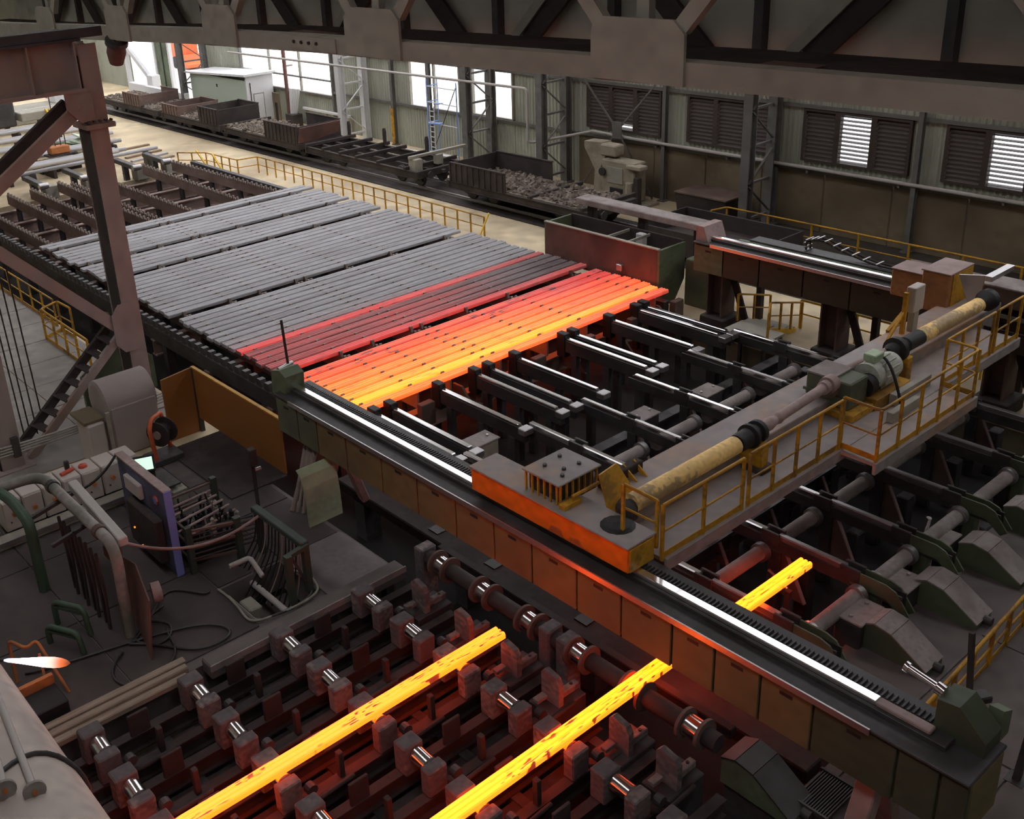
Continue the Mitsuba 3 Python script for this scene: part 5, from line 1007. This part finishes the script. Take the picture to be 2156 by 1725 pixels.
rough_mat('dusty_press', (.32, .28, .21), (.20, .17, .12), s=1.5, rough=.9)
t = thing('white_barrier', 'white barrier beam by the far gate', 'barrier'); part(t, 'beam', G().box(37.4, 37.8, 76.6, 83.6, .75, 1.45, .03), 'white_paint')
for y in (78, 82): part(t, 'foot', G().box(37.3, 37.9, y-.2, y+.2, 0, .75, .02), 'crane_grey')
t = thing('gate_machine', 'white equipment with a slanted arm before the far gate', 'machine'); part(t, 'base', G().box(38.0, 39.0, 84.0, 88.0, 0, 1.3, .05), 'white_paint'); part(t, 'arm', G().beam([38.5, 88.5, 4.2], [38.4, 83.8, 1.5], .3, .4, .03), 'white_paint'); part(t, 'head', G().box(38.0, 38.8, 83.4, 84.3, 1.2, 2.2, .05), 'white_paint')
part(t, 'post', G().box(38.3, 38.6, 88.4, 88.8, 0, 7.5), 'white_paint')
t = thing('gate_leaf', 'dark green leaf of the far gate', 'gate'); part(t, 'leaf', G().box(40.2, 40.35, 84.2, 86.6, .1, 7.4, .02), 'green_paint'); part(t, 'rib', G().box(40.12, 40.2, 85.35, 85.45, .1, 7.4), 'green_dark'); part(t, 'post', G().box(40.1, 40.4, 86.6, 86.9, 0, 7.5), 'white_paint')
part(t, 'post', G().box(40.1, 40.4, 83.9, 84.2, 0, 7.5), 'white_paint')
t = thing('orange_loader', 'orange loader seen outside through the far gate', 'vehicle')
part(t, 'body', G().box(49.5, 51.8, 101.5, 105.5, .5, 2.4, .12), 'loader_orange', 'orange body'); part(t, 'cab', G().box(49.6, 51.6, 102.6, 104.4, 2.4, 4.2, .15), 'loader_orange', 'orange cab'); part(t, 'cab_window', G().box(49.55, 49.62, 102.8, 104.2, 2.9, 3.9), 'dark_steel', 'dark cab window')
part(t, 'mast', G().box(49.8, 50.2, 101.0, 101.4, .2, 5.4, .05), 'loader_orange'); part(t, 'bucket', G().prism([(99.4, .1), (101.0, .1), (101.0, 1.2), (100.5, 1.3), (100.2, .6), (99.4, .4)], 'x', 49.4, 51.8), 'loader_orange')
for y in (102.2, 104.9):
    for x in (49.4, 51.6): part(t, 'wheel', G().lathe([x, y, .5], [x+.35, y, .5], [(0, .25), (.05, .58), (.95, .58), (1, .25)], 20), 'black', smooth=35)
plain('loader_orange', (.70, .13, .04), rough=.5)
# ------------------------------------------------------------------ yellow railings
railing('yellow_railing', 'long low yellow railing between cooling bed and railway', [[30.42, 34.4, 0], [30.42, 45.5, 0], [30.42, 54.1, 0], [29.2, 54.3, 0], [29.0, 57.7, 0], [27.9, 59.2, 0]], .95, .95, .03, toe=False)
t = thing('leaning_board', 'bright yellow board leaning at the near end of the long low railing', 'board'); part(t, 'board', G().beam([30.1, 34.45, 0], [30.5, 34.15, 1.15], .18, .05), 'yellow_bright'); part(t, 'foot', G().box(30.0, 30.2, 34.35, 34.55, 0, .05), 'yellow_bright')
plain('yellow_bright', (.78, .50, .05), rough=.5)
for i, (a, b) in enumerate((([28.75, 56.9, 0], [28.85, 58.6, 1.0]), ([28.85, 55.3, 0], [29.0, 56.9, 1.0]))): solo('yellow_strut', G().beam(a, b, .09, .09), 'yellow_bright', ['left of two slanted yellow struts near the end of the long railing', 'right of two slanted yellow struts near the end of the long railing'][i], 'strut')
railing('yellow_railing', 'yellow railing cage on the slab floor left of the big column', [[12.15, 36.5, 0], [12.1, 37.6, 0], [11.35, 37.2, 0], [11.33, 33.0, 0]], .95, 1.2, .035, mat='yellow_paint')
railing('yellow_railing', 'amber railing along the left side of the empty bed', [[12.15, 38.2, 0], [12.15, 58, 0]], 1.25, 1.1, .03)
railing('yellow_railing', 'yellow railing along the dark walkway by the concrete wall', [[36.9, 26.9, 0], [37.75, 26.7, 0], [37.75, 6, 0]], 2.05, 1.18, .035, toe=False)
railing('yellow_railing', 'bright yellow railing on the beige floor behind the far girder columns', [[30.4, 18.3, 0], [30.4, 4, 0]], 2.0, 1.0, .035, mat='yellow_bright', toe=False)
st = thing('crossing_stairs', 'small steel crossing steps with yellow stringers at the skid ends', 'stairs')
for i in range(4): part(st, 'step', G().box(28.45+.42*i, 28.85+.42*i, 18.3, 19.3, .5-.14*i, .54-.14*i, .01), 'crane_grey')
for y in (18.25, 19.3): part(st, 'stringer', G().plate([(0, 0), (1.7, 0), (1.7, .18), (0, .18)], .04, [28.4, y, .4], [1, 0, -.3], [.3, 0, 1]), 'yellow_bright')
part(st, 'landing', G().box(27.3, 28.4, 17.6, 19.3, .5, .58, .01), 'crane_grey'); 
for x, y in ((27.4, 17.7), (27.4, 19.2), (28.3, 17.7), (28.3, 19.2)): part(st, 'leg', G().box(x-.05, x+.05, y-.05, y+.05, -1.3, .5), 'dark_steel')
railing('stair_railing', 'dark yellow handrail on the left side of the crossing steps', [[28.3, 19.38, .58], [30.2, 19.38, .02]], .8, .95, .03, toe=False)
railing('stair_railing', 'dark yellow handrail on the right side of the crossing steps', [[27.4, 17.6, .58], [28.3, 18.15, .58], [30.3, 18.2, .02]], .8, .95, .03, toe=False)
railing('yellow_railing', 'pale topped yellow railing at the lower right on the grey floor', [[14.6, 6.05, 0], [24.5, 6.5, 0]], .85, .85, .035, mat='yellow_paint')
t = thing('cable_chain', 'looped cable chain with pale rungs lying on the far girder walkway', 'cable chain'); pts = np.array([[30.2, 18.1, 2.85], [30.2, 18.15, 3.2], [30.2, 17.6, 3.36], [30.2, 16.8, 3.12], [30.2, 15.8, 2.92], [30.2, 14.2, 2.9], [30.2, 12.6, 2.9]])
for s in (-.12, .12): part(t, 'side', G().tube(arc(pts+[s, 0, 0], .3), .04, 6), 'dark_rust', smooth=True)
for f in np.linspace(0, 1, 17):
    k = f*(len(pts)-1); i = min(int(k), len(pts)-2); p = pts[i]+(pts[i+1]-pts[i])*(k-i); part(t, 'rung', G().beam(p+[-.22, 0, .04], p+[.22, 0, .04], .05, .04), 'worn_steel')
t = thing('chain_tray', 'dark tray beside the far girder walkway carrying the cable chain', 'tray'); part(t, 'tray', G().box(29.95, 30.5, 4, 20.2, 2.72, 2.86, .01), 'dark_steel')
for y in (6, 11, 15.5, 19.8): part(t, 'post', G().box(30.1, 30.3, y-.1, y+.1, 0, 2.72), 'dark_rust')
t = thing('steel_post', 'leaning dark post at the lower right corner', 'post'); part(t, 'post', G().beam([15.45, 4.6, 0], [15.5, 4.5, 1.9], .12, .1, .01), 'dark_steel'); part(t, 'foot', G().box(15.3, 15.6, 4.45, 4.75, 0, .04), 'dark_steel')
# ------------------------------------------------------------------ far left: stock tables and machines
for i, (y, x0, x1, lab) in enumerate(((63.2, 15.5, 26.5, 'nearest row of long grey tubes beyond the empty bed'), (66.2, 15.5, 27.2, 'second row of long tubes beyond the empty bed'), (69.5, 16, 28.0, 'third row of long tubes beyond the empty bed'), (72.6, 17, 29.5, 'fourth row of long tubes, behind the brown brace'), (76.0, 18, 30.0, 'farthest row of long tubes at the far left'))):
    t = thing('tube_table', lab, 'tubes')
    for j in range(4): part(t, 'tube', G().cyl([x0+rng.uniform(-.6, .6), y+j*.3, .85], [x1+rng.uniform(-1.2, .8), y+j*.3, .85], .12, 10), 'cold_steel' if (i+j) % 3 else 'pale_pipe', smooth=40)
    for x in np.arange(x0+1, x1, 2.6): part(t, 'trestle', G().box(x-.1, x+.1, y-.3, y+1.25, 0, .73, .02), 'dark_rust')
t = thing('lifting_magnet', 'orange lifting magnet block hanging on chains over the tubes', 'magnet'); part(t, 'body', G().box(22.2, 23.4, 64.4, 65.1, 1.1, 1.55, .05), 'rust_orange')
for x in (22.3, 22.65, 23.0, 23.3): part(t, 'chain', G().cyl([x, 64.75, 1.55], [x, 64.75, 3.2], .03, 6), 'dark_steel'); part(t, 'spreader', G().box(22.1, 23.5, 64.65, 64.85, 3.15, 3.3, .02), 'dark_steel')
part(t, 'rope', G().cyl([22.8, 64.75, 3.3], [22.8, 64.75, 16.9], .03, 6), 'dark_steel')
t = thing('pallet', 'orange pallet with a dark box under the lifting magnet', 'pallet'); part(t, 'box', G().box(22.0, 23.7, 64.35, 65.2, .98, 1.08, .02), 'dark_rust'); part(t, 'base', G().box(21.5, 24.0, 64.6, 65.9, 0, .66, .02), 'dark_rust')
t = thing('transfer_machine', 'dark yard machine with hanging hoses at the far left edge', 'machine'); part(t, 'body', G().box(23.0, 25.4, 79.5, 81.5, .6, 2.4, .1), 'dark_steel'); part(t, 'hopper', G().prism([(22.6, 2.4), (24.8, 2.4), (24.2, 3.6), (23.2, 3.6)], 'y', 79.6, 81.2), 'crane_grey'); part(t, 'leg', G().box(23.2, 23.5, 79.6, 79.9, 0, .6), 'dark_steel'); part(t, 'leg', G().box(25.0, 25.3, 81, 81.4, 0, .6), 'dark_steel')
part(t, 'tray', G().box(25.6, 28.6, 79.0, 80.6, .9, 1.5, .05), 'crane_grey'); part(t, 'yellow_bar', G().beam([27.4, 78.95, 1.6], [27.9, 78.2, .2], .14, .1), 'yellow_bright'); part(t, 'yellow_bar', G().beam([27.7, 78.95, 1.6], [28.2, 78.2, .2], .14, .1), 'yellow_bright'); part(t, 'tray_leg', G().box(27, 27.3, 79.5, 80, 0, .9), 'dark_steel')
t = thing('loading_platform', 'long white edged platform beyond the tubes', 'platform'); part(t, 'slab', G().box(25, 32.0, 83, 86, 0, 1.1, .05), 'crane_grey'); part(t, 'edge', G().box(25, 32.0, 82.9, 83, .7, 1.15), 'white_paint')
part(t, 'box', G().box(30.0, 31.8, 84, 85.5, 1.1, 2.0, .05), 'white_paint')
t = thing('scrap_heap', 'pale plastic sheets heaped on the floor behind the magnet', 'heap')
for i in range(9): part(t, 'sheet', G().obox([25.3+rng.uniform(-.8, .8), 68.4+rng.uniform(-.4, .4), .15+.12*i], np.linalg.qr(np.eye(3)+.25*rng.normal(size=(3, 3)))[0], [.7, .5, .04]), 'booth_green')
for i in range(5): solo('floor_plank', G().beam([26.5+.2*i, 62.0+1.3*i, .06], [29.2+.15*i, 62.6+1.2*i, .06], .3, .1), 'cold_steel' if i % 2 else 'wood', ['first', 'second', 'third', 'fourth', 'fifth'][i] + ' loose flat bar on the bright floor beyond the bed, counted from the bed', 'bar')
